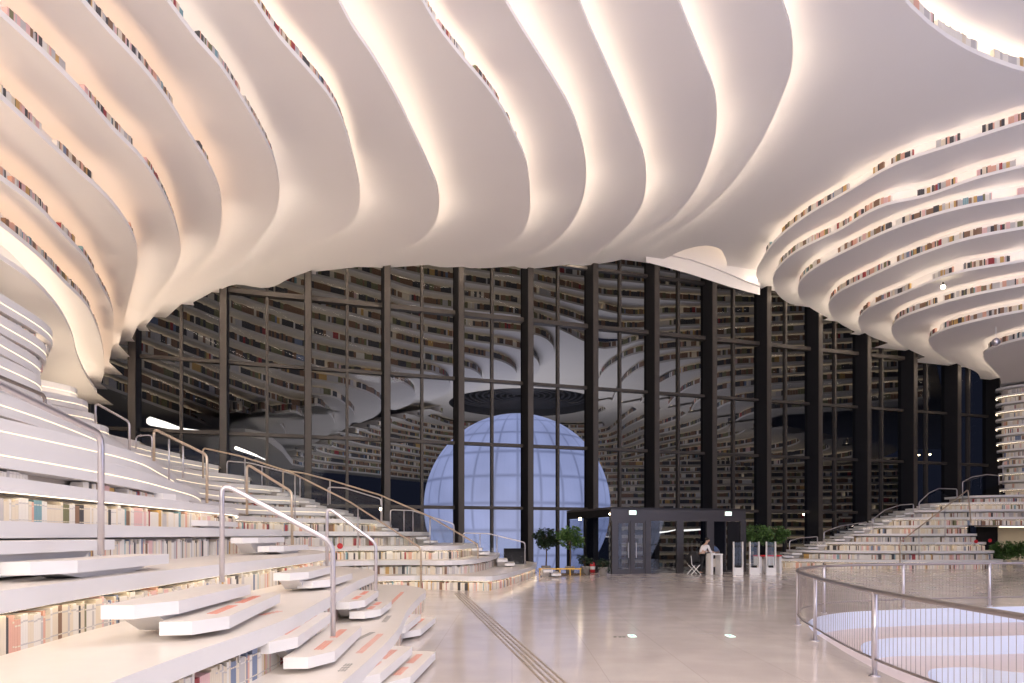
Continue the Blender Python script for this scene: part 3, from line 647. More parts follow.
# ---------------------------------------------------------------- floor and pit
RAILC=[(4.0,-6),(4.25,0),(4.4,4),(4.5,6),(4.62,8.7),(5.15,11.6),(5.55,13.2),(6.3,14.8),(7.4,15.9),(9.6,16.75),(12.1,17.3),(16,17.9),(24,18.7)]
rail=cr(RAILC,.25); pit=offs(rail,-.2)
b=MB()
b.poly([(-40,-12),(pit[0][0],-12)]+pit+[(60,pit[-1][1]+2),(60,wall(70,-.05)[1])]+[wall(60,-.2)[:2],wall(-27,-.2)[:2]],0)
tag(b.build('floor',M['floor']),'polished pale stone floor with soft reflections',None,None,'structure')
b=MB(); lv=[(0,.0),(.4,1.9),(.8,4.2),(1.2,6.2),(1.6,8)]
def voffs(c,d):
    L=len(c); nrm=offs(c,-1.0); out=[]
    for i,p in enumerate(c):
        q=min(1,max(0,(p[0]-4.6)/6.0)); w_=.42+.58*q*q*(3-2*q)
        out.append((p[0]+(nrm[i][0]-p[0])*d*w_,p[1]+(nrm[i][1]-p[1])*d*w_))
    return out
prev=pit
for j,(dz,of) in enumerate(lv[:-1]):
    cur=voffs(pit,lv[j+1][1])
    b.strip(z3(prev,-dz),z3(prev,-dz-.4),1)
    b.strip(z3(prev,-dz-.4),z3(cur,-dz-.4),0); prev=cur
b.poly(prev+[(60,prev[-1][1]),(60,-12),(prev[0][0],-12)],-1.6)
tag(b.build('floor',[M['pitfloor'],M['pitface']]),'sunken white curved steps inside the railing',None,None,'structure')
# globe in the pit (out of the picture to the right; it lights the hall)
tag(sphere_obj('globe',(GC[0],GC[1],GH),9.75,globe_mat('globe_panels_near',1.9,(.70,.73,.95),(.45,.48,.6)),64,32),'glowing pale blue globe standing in the sunken pit','globe')
# tactile strip
b=MB(); a0,a1=Vector(P(458.5,593,0)),Vector(P(562,690,0)); d=(a1-a0).normalized(); n=Vector((-d.y,d.x)); L=(a1-a0).length; rot=math.atan2(d.y,d.x)
s_=0
e=empty('tactile_paving',(a0.x,a0.y,0),'brown ribbed tactile guide strip running diagonally across the stone floor','tactile paving')
while s_<L:
    for r_ in range(4):
        p=a0+d*(s_+.13)+n*((r_-1.5)*.085); b.box((p.x-a0.x,p.y-a0.y,.003),(.26,.035,.006),rot)
    s_+=.3
o=b.build('ribs',M['tact'],e); o['kind']='stuff'
# floor markers
for (x,y,m,lb) in ((632,636,'sign','pale green square floor marker left of centre'),(730,636,'sign','pale green square floor marker on the right')):
    p=P(x,y,0); b=MB(); b.box((p[0],p[1],.003),(.12,.24,.006)); b.box((p[0],p[1],.007),(.05,.1,.002),mi=1); tag(b.build('floor_marker',[M[m],M['signg']]),lb,'floor marker')
p=P(619,637,0); b=MB()
for dx in (-.07,.02,.09): b.lathe((p[0]+dx,p[1],0),[(.03,0),(.03,.006)],10)
tag(b.build('floor_marker',M['leafd']),'dark green dotted floor marker beside the left pale square','floor marker')
p=P(700,634,0); b=MB(); b.box((p[0],p[1],.003),(.22,.05,.004)); b.box((p[0]+.2,p[1]+.03,.003),(.1,.05,.004)); tag(b.build('floor_marker',M['pot']),'small dark smudge-like floor marking between the green squares','floor marker')
# white card lying inside the right terraces floor
# ---------------------------------------------------------------- pit railing
rl=empty('pit_railing',(4.62,8.7,0),'curved metal railing with thin upright wires round the sunken steps','railing')
def loc3(c,z,o=(4.62,8.7,0)): return [(x-o[0],y-o[1],z) for x,y in c]
b=MB(); b.tube(loc3(rail,1.08),.032,8); b.build('top_rail',M['darkrail'],rl,True)
b=MB(); b.tube(loc3(rail,.22),.018,6); b.build('bottom_rail',M['darkrail'],rl,True)
acc=[0]
for i in range(1,len(rail)): acc.append(acc[-1]+math.dist(rail[i-1],rail[i]))
def atlen(s):
    for i in range(len(acc)-1):
        if acc[i+1]>=s: t=(s-acc[i])/(acc[i+1]-acc[i]); return (rail[i][0]+(rail[i+1][0]-rail[i][0])*t,rail[i][1]+(rail[i+1][1]-rail[i][1])*t)
    return rail[-1]
def near_s(p): 
    i=min(range(len(rail)),key=lambda k:math.dist(rail[k],p)); return acc[i]
ps=[near_s(p) for p in ((4.35,3),(4.5,5.8),(4.62,8.7),(5.15,11.7),(5.8,13.7),(7.2,15.8),(9.6,16.8),(12.1,17.3),(15,17.8))]
for s_ in ps:
    x,y=atlen(s_); b=MB(); b.tube([(x-4.62,y-8.7,0.01),(x-4.62,y-8.7,1.08)],.034,8); b.lathe((x-4.62,y-8.7,0.0),[(.07,0),(.07,.012)],12)
    b.build('post',M['steel'],rl,True)
w=MB(); s_=ps[0]; cnt=0
while s_<ps[-1]:
    x,y=atlen(s_); w.tube([(x-4.62,y-8.7,.22),(x-4.62,y-8.7,1.07)],.0035,4,cap=False); s_+=.1
o=w.build('wires',M['darkrail'],rl); o['kind']='stuff'
# ---------------------------------------------------------------- handrails
def handrail(label,pts,r=.025,glass_=None,extra=(),m='steel',posts=True,fl=None,name='handrail',cat='handrail',smooth_=3):
    """pts: 3D points; first and last are feet"""
    o=Vector(pts[0]); e=empty(name,o,label,cat)
    V=[Vector(p)-o for p in pts]
    # round the corners
    out=[V[0]]
    for i in range(1,len(V)-1):
        a=V[i]+(V[i-1]-V[i]).normalized()*min(.12,(V[i-1]-V[i]).length*.4); c=V[i]+(V[i+1]-V[i]).normalized()*min(.12,(V[i+1]-V[i]).length*.4)
        for k in range(5): t=k/4; out.append(a*(1-t)**2+V[i]*2*t*(1-t)+c*t*t)
    out.append(V[-1])
    b=MB(); b.tube(out,r,8); b.build('rail',M[m],e,True)
    for (p,q) in extra:
        b=MB(); b.tube([Vector(p)-o,Vector(q)-o],r*.8,6); b.build('post',M['steel'],e,True)
    if glass_:
        b=MB(); k=len(V); idx=[V[0]]+V[1:-1]+[V[-1]]
        b.v=[tuple(v+Vector((0,0,-.06 if 0<i<k-1 else .06))) for i,v in enumerate(idx)]; b.f=[tuple(range(k))]; b.m=[0]; b.build('glass_panel',M['clear'],e)
    return e
def X3(x,y,d): return ((x-512)/F*d,d,EYE+(HY-y)/F*d)
handrail('nearest thick steel handrail on the left, its bar running out of the picture',[X3(-60,520,4.4),X3(-60,356,4.4),X3(101,434,6.3),X3(101,555,6.3)],.03)
handrail('steel handrail with rounded top post standing on the long upper step block',[X3(222,582,7.2),X3(222,483,7.2),X3(333,543,7.5),X3(333,636,7.5)],.028)
handrail('shorter steel handrail behind the middle one, down to the lowest tread',[X3(327,566,12.2),X3(327,507,12.2),X3(376,543,12.3),X3(376,607,12.3)],.028)
handrail('long steel-posted handrail with warm bar on the upper left tiers',[X3(154,461,15),X3(154,429,15),X3(207,455,14.6),X3(207,503,14.6)],.03,True,[(X3(169,439,15),X3(169,480,15)),(X3(183,446,15),X3(183,478,15))],'brass')
handrail('warm-topped handrail with glass behind the rounded post',[X3(247,515,15.5),X3(247,464,15.5),X3(292,492,15.2),X3(292,548,15.2)],.03,True,[],'brass')
handrail('longest glass balustrade descending behind the left handrails',[X3(203,478,24),X3(203,448,24),X3(240,456,23.7),X3(290,472,23.3),X3(350,502,23),X3(421,548,22.3),X3(421,590,22.3)],.03,True,[(X3(245,457,23.7),X3(245,490,23.7)),(X3(295,475,23.3),X3(295,520,23.3)),(X3(358,507,23),X3(358,548,23))],'brass')
handrail('outer glass balustrade ending above the lowest curved tread',[X3(283,492,27),X3(283,470,27),X3(305,473.5,27),X3(330,480,27),X3(380,495,26.6),X3(428.6,516,26),X3(478,544.6,25),X3(478,577,25)],.03,True,[(X3(330,481,27),X3(330,504,27)),(X3(382,496,26.6),X3(382,523,26.6)),(X3(430,517,26),X3(430,552,26))],'brass')
handrail('small glass balustrade panel in front of the blue globe',[X3(390.5,527,29),X3(390.5,509.7,29),X3(412,510.5,29),X3(454,524,29),X3(454,551,29)],.025,True,[(X3(404,511,29),X3(404,533,29)),(X3(413,511,29),X3(413,535,29))])
handrail('last low glass balustrade panel beside the dark board',[X3(463,556,30),X3(463,533,30),X3(488,533.5,30),X3(525,542.5,30),X3(525,571,30)],.025,True,[(X3(480,533,30),X3(480,562,30)),(X3(497,536,30),X3(497,566,30))])
handrail('glass balustrade panel with rounded top left of the bright lamp',[X3(328,505,29),X3(328,487,29),X3(345,488,29),X3(381,499,29),X3(381,522,29)],.025,True)
handrail('glass balustrade panel behind the long descending rail',[X3(227,483,29),X3(227,461,29),X3(250,463,29),X3(300,476,29),X3(300,500,29)],.025,True,[(X3(262,466,29),X3(262,490,29))])
handrail('small glass balustrade at the top left against the dark glass',[X3(136,449,20),X3(136,436,20),X3(152,435,20),X3(152,458,20)],.022,True)
handrail('slim handrail high on the left below the lowest ceiling fin',[X3(95.5,430,18.5),X3(95.5,403,18.5),X3(129.5,422,18.5),X3(129.5,451,18.5)],.03)
handrail('dark handrail above the pink book row at the left edge',[X3(-60,415,9),X3(-60,352,9),X3(45,395.5,11.5),X3(45,443,11.5)],.03,m='darkrail')
# right balustrades
def arch(label,pxs,foot0,foot1,d0,d1):
    n=len(pxs); pts=[X3(pxs[0][0],foot0,d0)]+[X3(x,y,d0+(d1-d0)*i/(n-1)) for i,(x,y) in enumerate(pxs)]+[X3(pxs[-1][0],foot1,d1)]
    handrail(label,pts,.03,True,[],'steel',name='balustrade',cat='balustrade')
arch('lowest arched glass balustrade panel on the right stairs',[(789.5,541),(800,538),(817.5,536.5)],560,554,39.2,40)
arch('second arched glass balustrade panel up the right stairs',[(824,532),(840,526),(867,522)],553,537,39.4,40.5)
arch('third arched glass balustrade panel up the right stairs',[(873,519),(885,510),(900,505),(913.5,504)],537,521,40,41)
arch('fourth arched glass balustrade panel up the right stairs',[(919,502.5),(929,493),(938.6,488.5),(957,489)],517,504,41,42)
arch('top arched glass balustrade panel on the right stairs',[(962.6,482),(972,477),(987,474.5),(999,475.6)],500,485,41.8,42.8)
arch('small railing by the upper right shelves',[(1003,462),(1012,458),(1030,458)],485,485,41.5,41.5)
handrail('long straight glass balustrade crossing in front of the right terraces',[X3(900,566,33.5),X3(900,542,33.5),X3(968,489.7,36),X3(971,523,36)],.03,True,[(X3(919,528,34.2),X3(919,560,34.2)),(X3(945,508,35.2),X3(945,540,35.2))],'brass')
# ---------------------------------------------------------------- entrance box
BO=OFF-28.3
def bw(t,off,z=0): return wall(t,off,z)
ta=tof(P(612,574.6,0)); tb=ta+7.25; 
e=empty('entrance_box',bw(ta,BO),'dark metal and glass entrance vestibule standing in front of the glass wall','entrance')
def lbox(b,t0_,t1_,o0,o1,z0,z1,mi=0):
    O=bw(ta,BO); vs=[]
    for z in (z0,z1):
        for t,o in ((t0_,o0),(t1_,o0),(t1_,o1),(t0_,o1)):
            p=bw(t,o,z); vs.append((p[0]-O[0],p[1]-O[1],p[2]))
    b.add(vs,[(0,1,2,3),(7,6,5,4),(0,4,5,1),(1,5,6,2),(2,6,7,3),(3,7,4,0)],mi)
H=3.08; fo=BO
b=MB(); lbox(b,ta,tb,fo-.12,fo,H-.62,H); b.build('fascia_panel',M['booth'],e)
b=MB(); lbox(b,ta,tb,.4,fo,H-.1,H); b.build('roof',M['booth'],e)
b=MB(); lbox(b,ta,ta+.12,.4,fo-.12,H-.45,H-.1); b.build('fascia_panel',M['fin'],e)
b=MB(); lbox(b,tb-.12,tb,.4,fo-.12,H-.45,H-.1); b.build('fascia_panel',M['booth'],e)
def tpx(x): # t at front plane for px
    u=(x-512)/F; d=(OFF-BO)/(NY+NX*u); return tof((u*d,d))
for x0,x1 in ((612,617),(630.8,633.5),(645.5,651),(677,683.5),(707,714),(740.5,746)):
    b=MB(); lbox(b,tpx(x0),tpx(x1),fo-.12,fo+.01,0,H-.6); b.build('frame_post',M['booth'],e)
b=MB(); lbox(b,ta,ta+.12,.4,.55,0,H-.1); b.build('frame_post',M['fin'],e)
b=MB(); lbox(b,ta,ta+.12,2.6,2.8,0,H-.4); b.build('frame_post',M['fin'],e)
b=MB(); lbox(b,tb-.12,tb,2.6,2.8,0,H-.4); b.build('frame_post',M['fin'],e)
for x0,x1,lb in ((617,630.8,'left glass door leaf'),(633.5,645.5,'right glass door leaf')):
    t_0,t_1=tpx(x0),tpx(x1); dr=MB(); 
    for a_,b_,c_,d_ in ((t_0,t_0+.09,0,2.46),(t_1-.09,t_1,0,2.46),(t_0+.09,t_1-.09,2.34,2.46),(t_0+.09,t_1-.09,0,.22)): lbox(dr,a_,b_,fo-.09,fo-.03,c_,d_)
    do=dr.build('door',M['booth'],e); tag(do,lb)
    gb=MB(); lbox(gb,t_0+.09,t_1-.09,fo-.07,fo-.055,.22,2.34); gb.build('pane',M['boothglass'],do)
    hb=MB(); tt=t_1-.13 if x0<620 else t_0+.13; O=bw(ta,BO); p=bw(tt,fo+.03); hb.tube([(p[0]-O[0],p[1]-O[1],.75),(p[0]-O[0],p[1]-O[1],1.45)],.018,6); hb.build('handle',M['steel'],do)
for x0,x1 in ((651,677),(683.5,707)):
    gb=MB(); lbox(gb,tpx(x0),tpx(x1),fo-.07,fo-.055,.02,2.46); gb.build('glass_panel',M['boothglass'],e)
gb=MB(); lbox(gb,ta+.05,ta+.065,.5,fo-.12,.02,2.6); gb.build('glass_panel',M['boothglass'],e)
# open dark leaf right
dr=MB(); lbox(dr,tpx(726),tpx(727.5),fo-1.1,fo-.1,0,2.46); lbox(dr,tpx(727.5),tpx(740.5),fo-.09,fo-.03,0,.1); lbox(dr,tpx(728),tpx(740),fo-.08,fo-.04,.1,2.44,1)
do=dr.build('door',[M['booth'],M['fin']],e); tag(do,'nearly black right-hand door leaf')
gb=MB(); lbox(gb,tpx(714),tpx(726),fo-.07,fo-.055,.02,2.46); gb.build('glass_panel',M['boothglass'],e)
# lit exit signs
for x,lb in ((632,'small lit exit sign above the left double doors'),(727.5,'small lit exit sign above the right dark doorway')):
    p=bw(tpx(x),fo+.05,2.83); s=empty('exit_sign',p,lb,'exit sign',rz=TH)
    b=MB(); b.box((0,0,0),(.36,.06,.2)); b.build('housing',M['white'],s)
    b=MB(); b.box((0,-.034,0),(.34,.008,.18)); b.build('lit_face',M['sign'],s)
    b=MB(); b.box((-.08,-.042,-.02),(.05,.006,.07),0); b.box((-.07,-.042,.04),(.03,.006,.03)); b.box((.06,-.042,0),(.1,.006,.03)); b.build('pictogram',M['signg'],s)
# small lamps
def lampball(name,p,r,lb,cat='lamp'):
    e=empty(name,p,lb,cat); b=MB(); b.lathe((0,0,0),[(.001,-r),(r*.7,-r*.7),(r,0),(r*.7,r*.7),(.001,r)],10); b.build('bulb',M['lamp'],e,True)
    b=MB(); b.tube([(0,0,r*.8),(0,0,r*2.2)],r*.4,6); b.build('fitting',M['fin'],e)
lampball('spot_lamp',X3(580,519,31.6),.07,'warm round lamp hanging at the left side of the entrance box')
lampball('spot_lamp',X3(609.6,514,31),.04,'tiny lamp at the front left corner of the entrance box')
lampball('spot_lamp',X3(381,509,28.6),.07,'bright lamp behind the left glass balustrade')
lampball('spot_lamp',X3(803.6,514.5,41),.05,'small lamp in front of the glass left of the right stairs')
lampball('spot_lamp',X3(919,455,43),.05,'left one of two tiny lamps high against the right glass')
lampball('spot_lamp',X3(930,454.5,43.3),.05,'right one of two tiny lamps high against the right glass')
lampball('spot_lamp',X3(943,287,31),.1,'recessed white downlight on the fourth right ceiling fin')
# hanging dome ball
hp=X3(996,342,33); e=empty('hanging_ball',hp,'small silvery ball hanging under the right ceiling fins','hanging ball')
b=MB(); b.lathe((0,0,0),[(.001,-.2),(.1,-.17),(.17,-.1),(.2,0),(.17,.1),(.1,.17),(.001,.2)],14); b.build('ball',M['steel'],e,True)
b=MB(); b.tube([(0,0,.19),(0,0,.75)],.02,6); b.build('hanger',M['white'],e)
# dark board by left stair end and step
p=PD(515,31); b=MB(); b.box((p[0],p[1],.62),(1.05,.08,1.15),TH); b.box((p[0]-.45,p[1],.1),(.06,.4,.2),TH); b.box((p[0]+.45,p[1],.1),(.06,.4,.2),TH)
tag(b.build('display_board',M['fin']),'dark rectangular board standing at the foot of the left glass wall stairs','board')
# ---------------------------------------------------------------- gates
for i,x in enumerate((738,754.3,770.8)):
    p=P(x,575,0); e=empty('security_gate',(p[0],p[1],0),'%s of the three white anti-theft gates in front of the entrance'%['leftmost','middle one','rightmost'][i],'security gate','anti-theft gates')
    for s in (-1,1):
        b=MB(); b.box((s*.2,0,.75),(.04,.12,1.5)); b.build('upright',M['white'],e)
    b=MB(); b.box((0,0,.17),(.36,.1,.34)); b.build('base_panel',M['white'],e)
    b=MB(); b.box((0,0,.95),(.36,.012,1.04)); b.build('clear_panel',M['clear'],e)
    b=MB(); b.box((0,-.01,.38),(.2,.1,.1)); b.build('sensor',M['black'],e)
# desks
def desk(x,y,w,h,dp,lb,topm='white',rot=TH):
    p=P(x,y,0); e=empty('desk',(p[0],p[1],0),lb,'desk',rz=rot)
    b=MB(); b.box((0,0,h-.03),(w,dp,.06)); b.build('top',M[topm],e)
    for s in (-1,1):
        b=MB(); b.box((s*(w/2-.06),0,(h-.06)/2),(.12,dp*.9,h-.06)); b.build('leg',M['white'],e)
    b=MB(); b.box((0,dp*.35,h*.55),(w-.2,.02,h*.4)); b.build('modesty_panel',M['riser'],e)
    return e
desk(714.2,574.5,.62,.95,.45,'tall white registration desk with two panel legs, person leaning on it')
desk(762,573,.62,.85,.5,'white desk with a red top behind the middle gate','red')
desk(774,573,.5,.85,.5,'white desk with a red top behind the right gate','red')
p=P(711.5,574.2,0); b=MB(); b.box((p[0],p[1],.965),(.22,.3,.02),.3); b.box((p[0]+.05,p[1],.98),(.1,.15,.012),.5); tag(b.build('papers',M['white']),'papers lying on the tall white desk','papers')
# folding chair with black coat
p=P(694,574.5,0); e=empty('folding_chair',(p[0],p[1],0),'folding chair with white crossed legs beside the dark glass','chair',rz=.2)
for sy in (-.2,.2):
    b=MB(); b.tube([(-.24,sy,0),(.2,sy,.46)],.018,6); b.build('leg',M['white'],e)
    b=MB(); b.tube([(.24,sy,0),(-.2,sy,.46),(-.25,sy,.86)],.018,6); b.build('leg',M['white'],e)
b=MB(); b.box((0,0,.46),(.42,.42,.04)); b.build('seat',M['black'],e)
b=MB(); b.box((-.25,0,.72),(.04,.42,.28)); b.build('backrest',M['black'],e)
def blob(name,c,s,m,lb,cat,n=40):
    bm=bmesh.new(); bmesh.ops.create_icosphere(bm,subdivisions=3,radius=1)
    for v in bm.verts:
        k=1+.16*math.sin(v.co.x*5+v.co.z*3)+.1*math.sin(v.co.y*7); v.co*=k; v.co.x*=s[0]; v.co.y*=s[1]; v.co.z*=s[2]
    me=bpy.data.meshes.new(name); bm.to_mesh(me); bm.free(); me.materials.append(M[m]); me.polygons.foreach_set('use_smooth',[True]*len(me.polygons))
    o=bpy.data.objects.new(name,me); COL.objects.link(o); o.location=c; return tag(o,lb,cat)
blob('coat',(p[0]-.02,p[1],.76),(.3,.26,.3),'black','black coat heaped on the folding chair','coat')
# ---------------------------------------------------------------- people
def skin(name,joints,edges,m,parent,root=0,sub=1):
    me=bpy.data.meshes.new(name); me.from_pydata([j[0] for j in joints],edges,[]); me.materials.append(M[m])
    o=bpy.data.objects.new(name,me); COL.objects.link(o); o.parent=parent
    md=o.modifiers.new('Skin','SKIN')
    if not me.skin_vertices: me.attributes.new('skin_vertices','FLOAT_VECTOR','POINT') 
    for i,j in enumerate(joints):
        r=j[1]; sv=me.skin_vertices[0].data[i]; sv.radius=(r,r) if not isinstance(r,tuple) else r; sv.use_root=(i==root)
    md.use_smooth_shade=True
    s=o.modifiers.new('Subdivision','SUBSURF'); s.levels=sub; s.render_levels=sub
    return o
def add_skin_layer(me):
    bpy.context.view_layer.objects.active=me
def person(loc,rz,lean,lb,shirt,trouser,headdown=.3,scale=1.0):
    e=empty('person',loc,lb,'person',rz=rz); e.scale=(scale,)*3
    # facing +X; lean = forward shift of the shoulders
    L=lean; sz=1.38-L*.25
    J=[((0,0,.93),(.13,.15)),((L*.35,0,1.12),(.11,.14)),((L*.8,0,sz-.06),(.12,.16)),((L*.95,0,sz+.06),.06),((L*1.12,0,sz+.14),.055),
       ((L*1.2+.02,0,sz+.24),(.095,.085)),((L*1.25+.03,0,sz+.32),(.07,.07)),
       ((.0,.1,.88),.095),((.05,.11,.48),.06),((.0,.11,.09),.042),((.15,.12,.04),.035),
       ((.0,-.1,.88),.095),((-.06,-.11,.48),.06),((-.12,-.11,.09),.042),((.04,-.12,.04),.035),
       ((L*.85,.19,sz-.02),.055),((L*.85+.12,.23,sz-.25),.042),((L*.85+.34,.15,1.02),.03),((L*.85+.42,.12,1.0),(.018,.038)),
       ((L*.85,-.19,sz-.02),.055),((L*.85+.1,-.23,sz-.26),.042),((L*.85+.33,-.16,1.02),.03),((L*.85+.41,-.12,1.0),(.018,.038))]
    E=[(0,1),(1,2),(2,3),(3,4),(4,5),(5,6),(0,7),(7,8),(8,9),(9,10),(0,11),(11,12),(12,13),(13,14),(2,15),(15,16),(16,17),(17,18),(2,19),(19,20),(20,21),(21,22)]
    # fingers: five short chains each hand
    for hand,sgn in ((18,1),(22,-1)):
        hx,hy,hz=J[hand][0]
        for q in range(4):
            i0=len(J); J.append(((hx+.04,hy+(q-1.5)*.02,hz-.005),.009)); J.append(((hx+.075+.008*(q in(1,2)),hy+(q-1.5)*.023,hz-.02),.008)); E+= [(hand,i0),(i0,i0+1)]
        i0=len(J); J.append(((hx+.01,hy-sgn*.045,hz),.01)); J.append(((hx+.04,hy-sgn*.055,hz-.012),.009)); E+=[(hand,i0),(i0,i0+1)]
    skin('body',J,E,'skin',e)
    T=[((0,0,.9),(.15,.17)),((L*.35,0,1.12),(.13,.16)),((L*.8,0,sz-.05),(.135,.18)),((L*.92,0,sz+.02),.08),((L*.85,.2,sz-.02),.07),((L*.85+.12,.24,sz-.25),.055),((L*.85+.24,.19,sz-.34+.02),.045),
       ((L*.85,-.2,sz-.02),.07),((L*.85+.1,-.24,sz-.26),.055),((L*.85+.22,-.2,sz-.34+.02),.045)]
    skin('shirt',T,[(0,1),(1,2),(2,3),(2,4),(4,5),(5,6),(2,7),(7,8),(8,9)],shirt,e)
    U=[((0,0,.93),(.15,.165)),((0,.1,.84),.115),((.05,.11,.48),.08),((.0,.11,.1),.062),((0,-.1,.84),.115),((-.06,-.11,.48),.08),((-.12,-.11,.1),.062)]
    skin('trousers',U,[(0,1),(1,2),(2,3),(0,4),(4,5),(5,6)],trouser,e)
    hc=J[5][0]; hb=bmesh.new(); bmesh.ops.create_icosphere(hb,subdivisions=2,radius=1)
    for v in hb.verts: v.co=Vector((v.co.x*.105-.025,v.co.y*.1,max(v.co.z,-.5)*.11+.05))
    me=bpy.data.meshes.new('hair'); hb.to_mesh(me); hb.free(); me.materials.append(M['hair']); me.polygons.foreach_set('use_smooth',[True]*len(me.polygons)); h=bpy.data.objects.new('hair',me); COL.objects.link(h); h.location=hc; h.parent=e
    f=MB()
    f.box((hc[0]+.1,0,hc[2]-.005),(.03,.02,.04)); f.box((hc[0]+.085,0,hc[2]-.055),(.02,.05,.01),mi=1)
    for s in (-1,1): f.box((hc[0]+.088,s*.035,hc[2]+.02),(.015,.022,.012),mi=2); f.box((hc[0]-.0,s*.09,hc[2]),(.04,.015,.05))
    f.build('face_features',[M['skin'],M['redtext'],M['hair']],e)
    for s,jx in ((.12,.06),(-.12,-.05)):
        b=MB(); b.box((jx,s,.035),(.28,.1,.07)); b.build('shoe',M['black'],e)
    return e
p=P(702,574.3,0)
person((p[0]-.02,p[1]+.05,0),TH,.26,'person in a white shirt and black trousers leaning over the tall white desk','shirt','black')
p=P(716.5,572.5,0)
person((p[0]+.25,p[1]+.55,0),math.pi+TH-.4,.26,'person in a blue and white top bent over the far side of the desk','blue','black',scale=.93)
# ---------------------------------------------------------------- plants
def foliage(b,c,rx,rz_,n,ls,mi=0):
    for _ in range(n):
        a=R()*2*math.pi; u=math.acos(2*R()-1); rr=R()**.4
        p=Vector((c[0]+rx*rr*math.sin(u)*math.cos(a),c[1]+rx*rr*math.sin(u)*math.sin(a),c[2]+rz_*rr*math.cos(u)))
        d=Vector((math.cos(a)+random.uniform(-.5,.5),math.sin(a)+random.uniform(-.5,.5),random.uniform(-.7,.5))).normalized()
        s=d.orthogonal().normalized(); s=(s*math.cos(R()*6)+d.cross(s)*math.sin(R()*6)).normalized(); l=ls*random.uniform(.6,1.2)
        w=l*.28; up=Vector((0,0,.1*l))
        b.add([p,p+d*l*.5+s*w+up,p+d*l,p+d*l*.5-s*w+up],[(0,1,2),(0,2,3)],mi)
def tree(x,yb,d,h,rx,rzz,lb,leafm='leaf',potm='pot',potr=.22,n=700,ls=.16,raised=0,cat='potted tree'):
    X=(x-512)/F*d; e=empty('potted_tree',(X,d,raised),lb,cat)
    b=MB(); b.lathe((0,0,0),[(potr*.75,0),(potr,.36),(potr*1.05,.38),(potr*.9,.38),(potr*.85,.33)],16); b.build('pot',M[potm],e,True)
    b=MB(); b.tube([(0,0,.3),(.03,.02,h*.45),(-.02,0,h*.7),(0,0,h*.85)],[.035,.03,.025,.015],6)
    for q in range(5):
        a=q*1.3; b.tube([(0,0,h*.55),(math.cos(a)*rx*.6,math.sin(a)*rx*.6,h*.8)],[.018,.008],5)
    b.build('trunk',M['bark'],e,True)
    b=MB(); foliage(b,(0,0,h-rzz),rx,rzz,n,ls)
    for q in range(5):
        a=q*1.3+.4; foliage(b,(math.cos(a)*rx*.85,math.sin(a)*rx*.85,h-rzz*1.3+random.uniform(-.25,.3)),rx*.45,rzz*.4,n//7,ls)
    b.build('foliage',M[leafm],e)
tree(546,567,31.5,2.15,.42,.5,'dark-leaved potted tree left of the entrance box','leafd')
tree(570,567,31.0,2.25,.5,.55,'green-leaved potted tree nearest the left side of the entrance box','leaf')
tree(757,572,33.8,2.35,.62,.5,'bushy potted tree behind the middle gate','leaf',n=800)
tree(775,572,34.3,2.3,.55,.5,'bushy potted tree right of the gates','leaf',n=700)
tree(1002,560,38.5,1.5,.5,.55,'green shrub by the doorway at the right edge, in front of the dark opening','leaf','potw',.26)
tree(1018,562,38.0,1.5,.45,.5,'green shrub in a pale pot at the right edge','leaf','potw',.3)
tree(603,571,30.2,.75,.22,.18,'low potted plant in a grey pot beside the entrance box','leafd',n=150,ls=.12,cat='potted plant')
tree(585,571,31,.8,.25,.2,'low leafy plant behind the red extinguisher','leafd',n=180,ls=.12,cat='potted plant')
# yellow plant stand
e=empty('plant_stand',((560-512)/F*30.3,30.3,0),'low yellow slatted fence in front of the left potted trees','plant stand')
b=MB(); b.box((0,0,.3),(1.9,.05,.06)); b.build('rail',M['yellow'],e)
for x in (-.9,-.45,0,.45,.9):
    b=MB(); b.box((x,0,.14),(.05,.05,.28)); b.build('leg',M['yellow'],e)
b=MB(); b.box((.2,.35,.04),(1.9,.6,.06)); b.build('platform',M['bark'],e)
# extinguisher
p=P(592.5,572.5,0); e=empty('fire_extinguisher',(p[0],p[1],0),'small red cylinder with a white label standing left of the entrance box','fire extinguisher')
b=MB(); b.lathe((0,0,0),[(.11,0),(.13,.03),(.13,.38),(.09,.46),(.04,.49)],16); b.build('cylinder',M['red'],e,True)
b=MB(); b.lathe((0,0,0),[(.132,.15),(.132,.3)],16); b.build('label_band',M['white'],e)
b=MB(); b.box((0,0,.52),(.05,.05,.08)); b.bar((0,0,.55),(.12,0,.6),.02,.02); b.bar((0,0,.53),(.12,0,.52),.02,.02); b.build('valve',M['black'],e)
# ---------------------------------------------------------------- right doorway below the terraces
b=MB(); a=(27.6,41.6); q=(31.5,41.0)
b.bar((28.3,41.6,1.25),(29.5,41.5,1.25),.1,2.5); tag(b.build('door_1',M['fin']),'dark doorway under the right terraces',None,None,'structure')
b=MB(); b.bar((29.5,41.5,1.3),(44,40.5,1.3),.15,2.6); tag(b.build('wall_right',mat('cream_wall',(.75,.68,.52),.7,noise=.03)),'cream wall under the right terraces',None,None,'structure')
b=MB(); b.box((34,39.5,2.31),(13,2.2,.06)); o=tag(b.build('ceiling',M['plaster']),'bright soffit under the right terraces',None,None,'structure')
b=MB(); b.box((33,39.2,2.26),(10,.12,.02)); b.build('light_strip',M['led'],o)
# red round stickers on the book rows
for x,y,d,lb in ((340,546,23.4,'red round notice on the third tier book row, left'),(976,541.5,37.2,'red round notice on the right terraces, left one'),(990,540.5,37.4,'red round notice on the right terraces, right one')):
    c=X3(x,y,d); b=MB(); b.lathe((0,0,0),[(.1,-.01),(.1,.01)],18); o=b.build('round_notice',M['red']); o.location=c; o.rotation_euler=(math.pi/2,0,0); tag(o,lb,'notice')
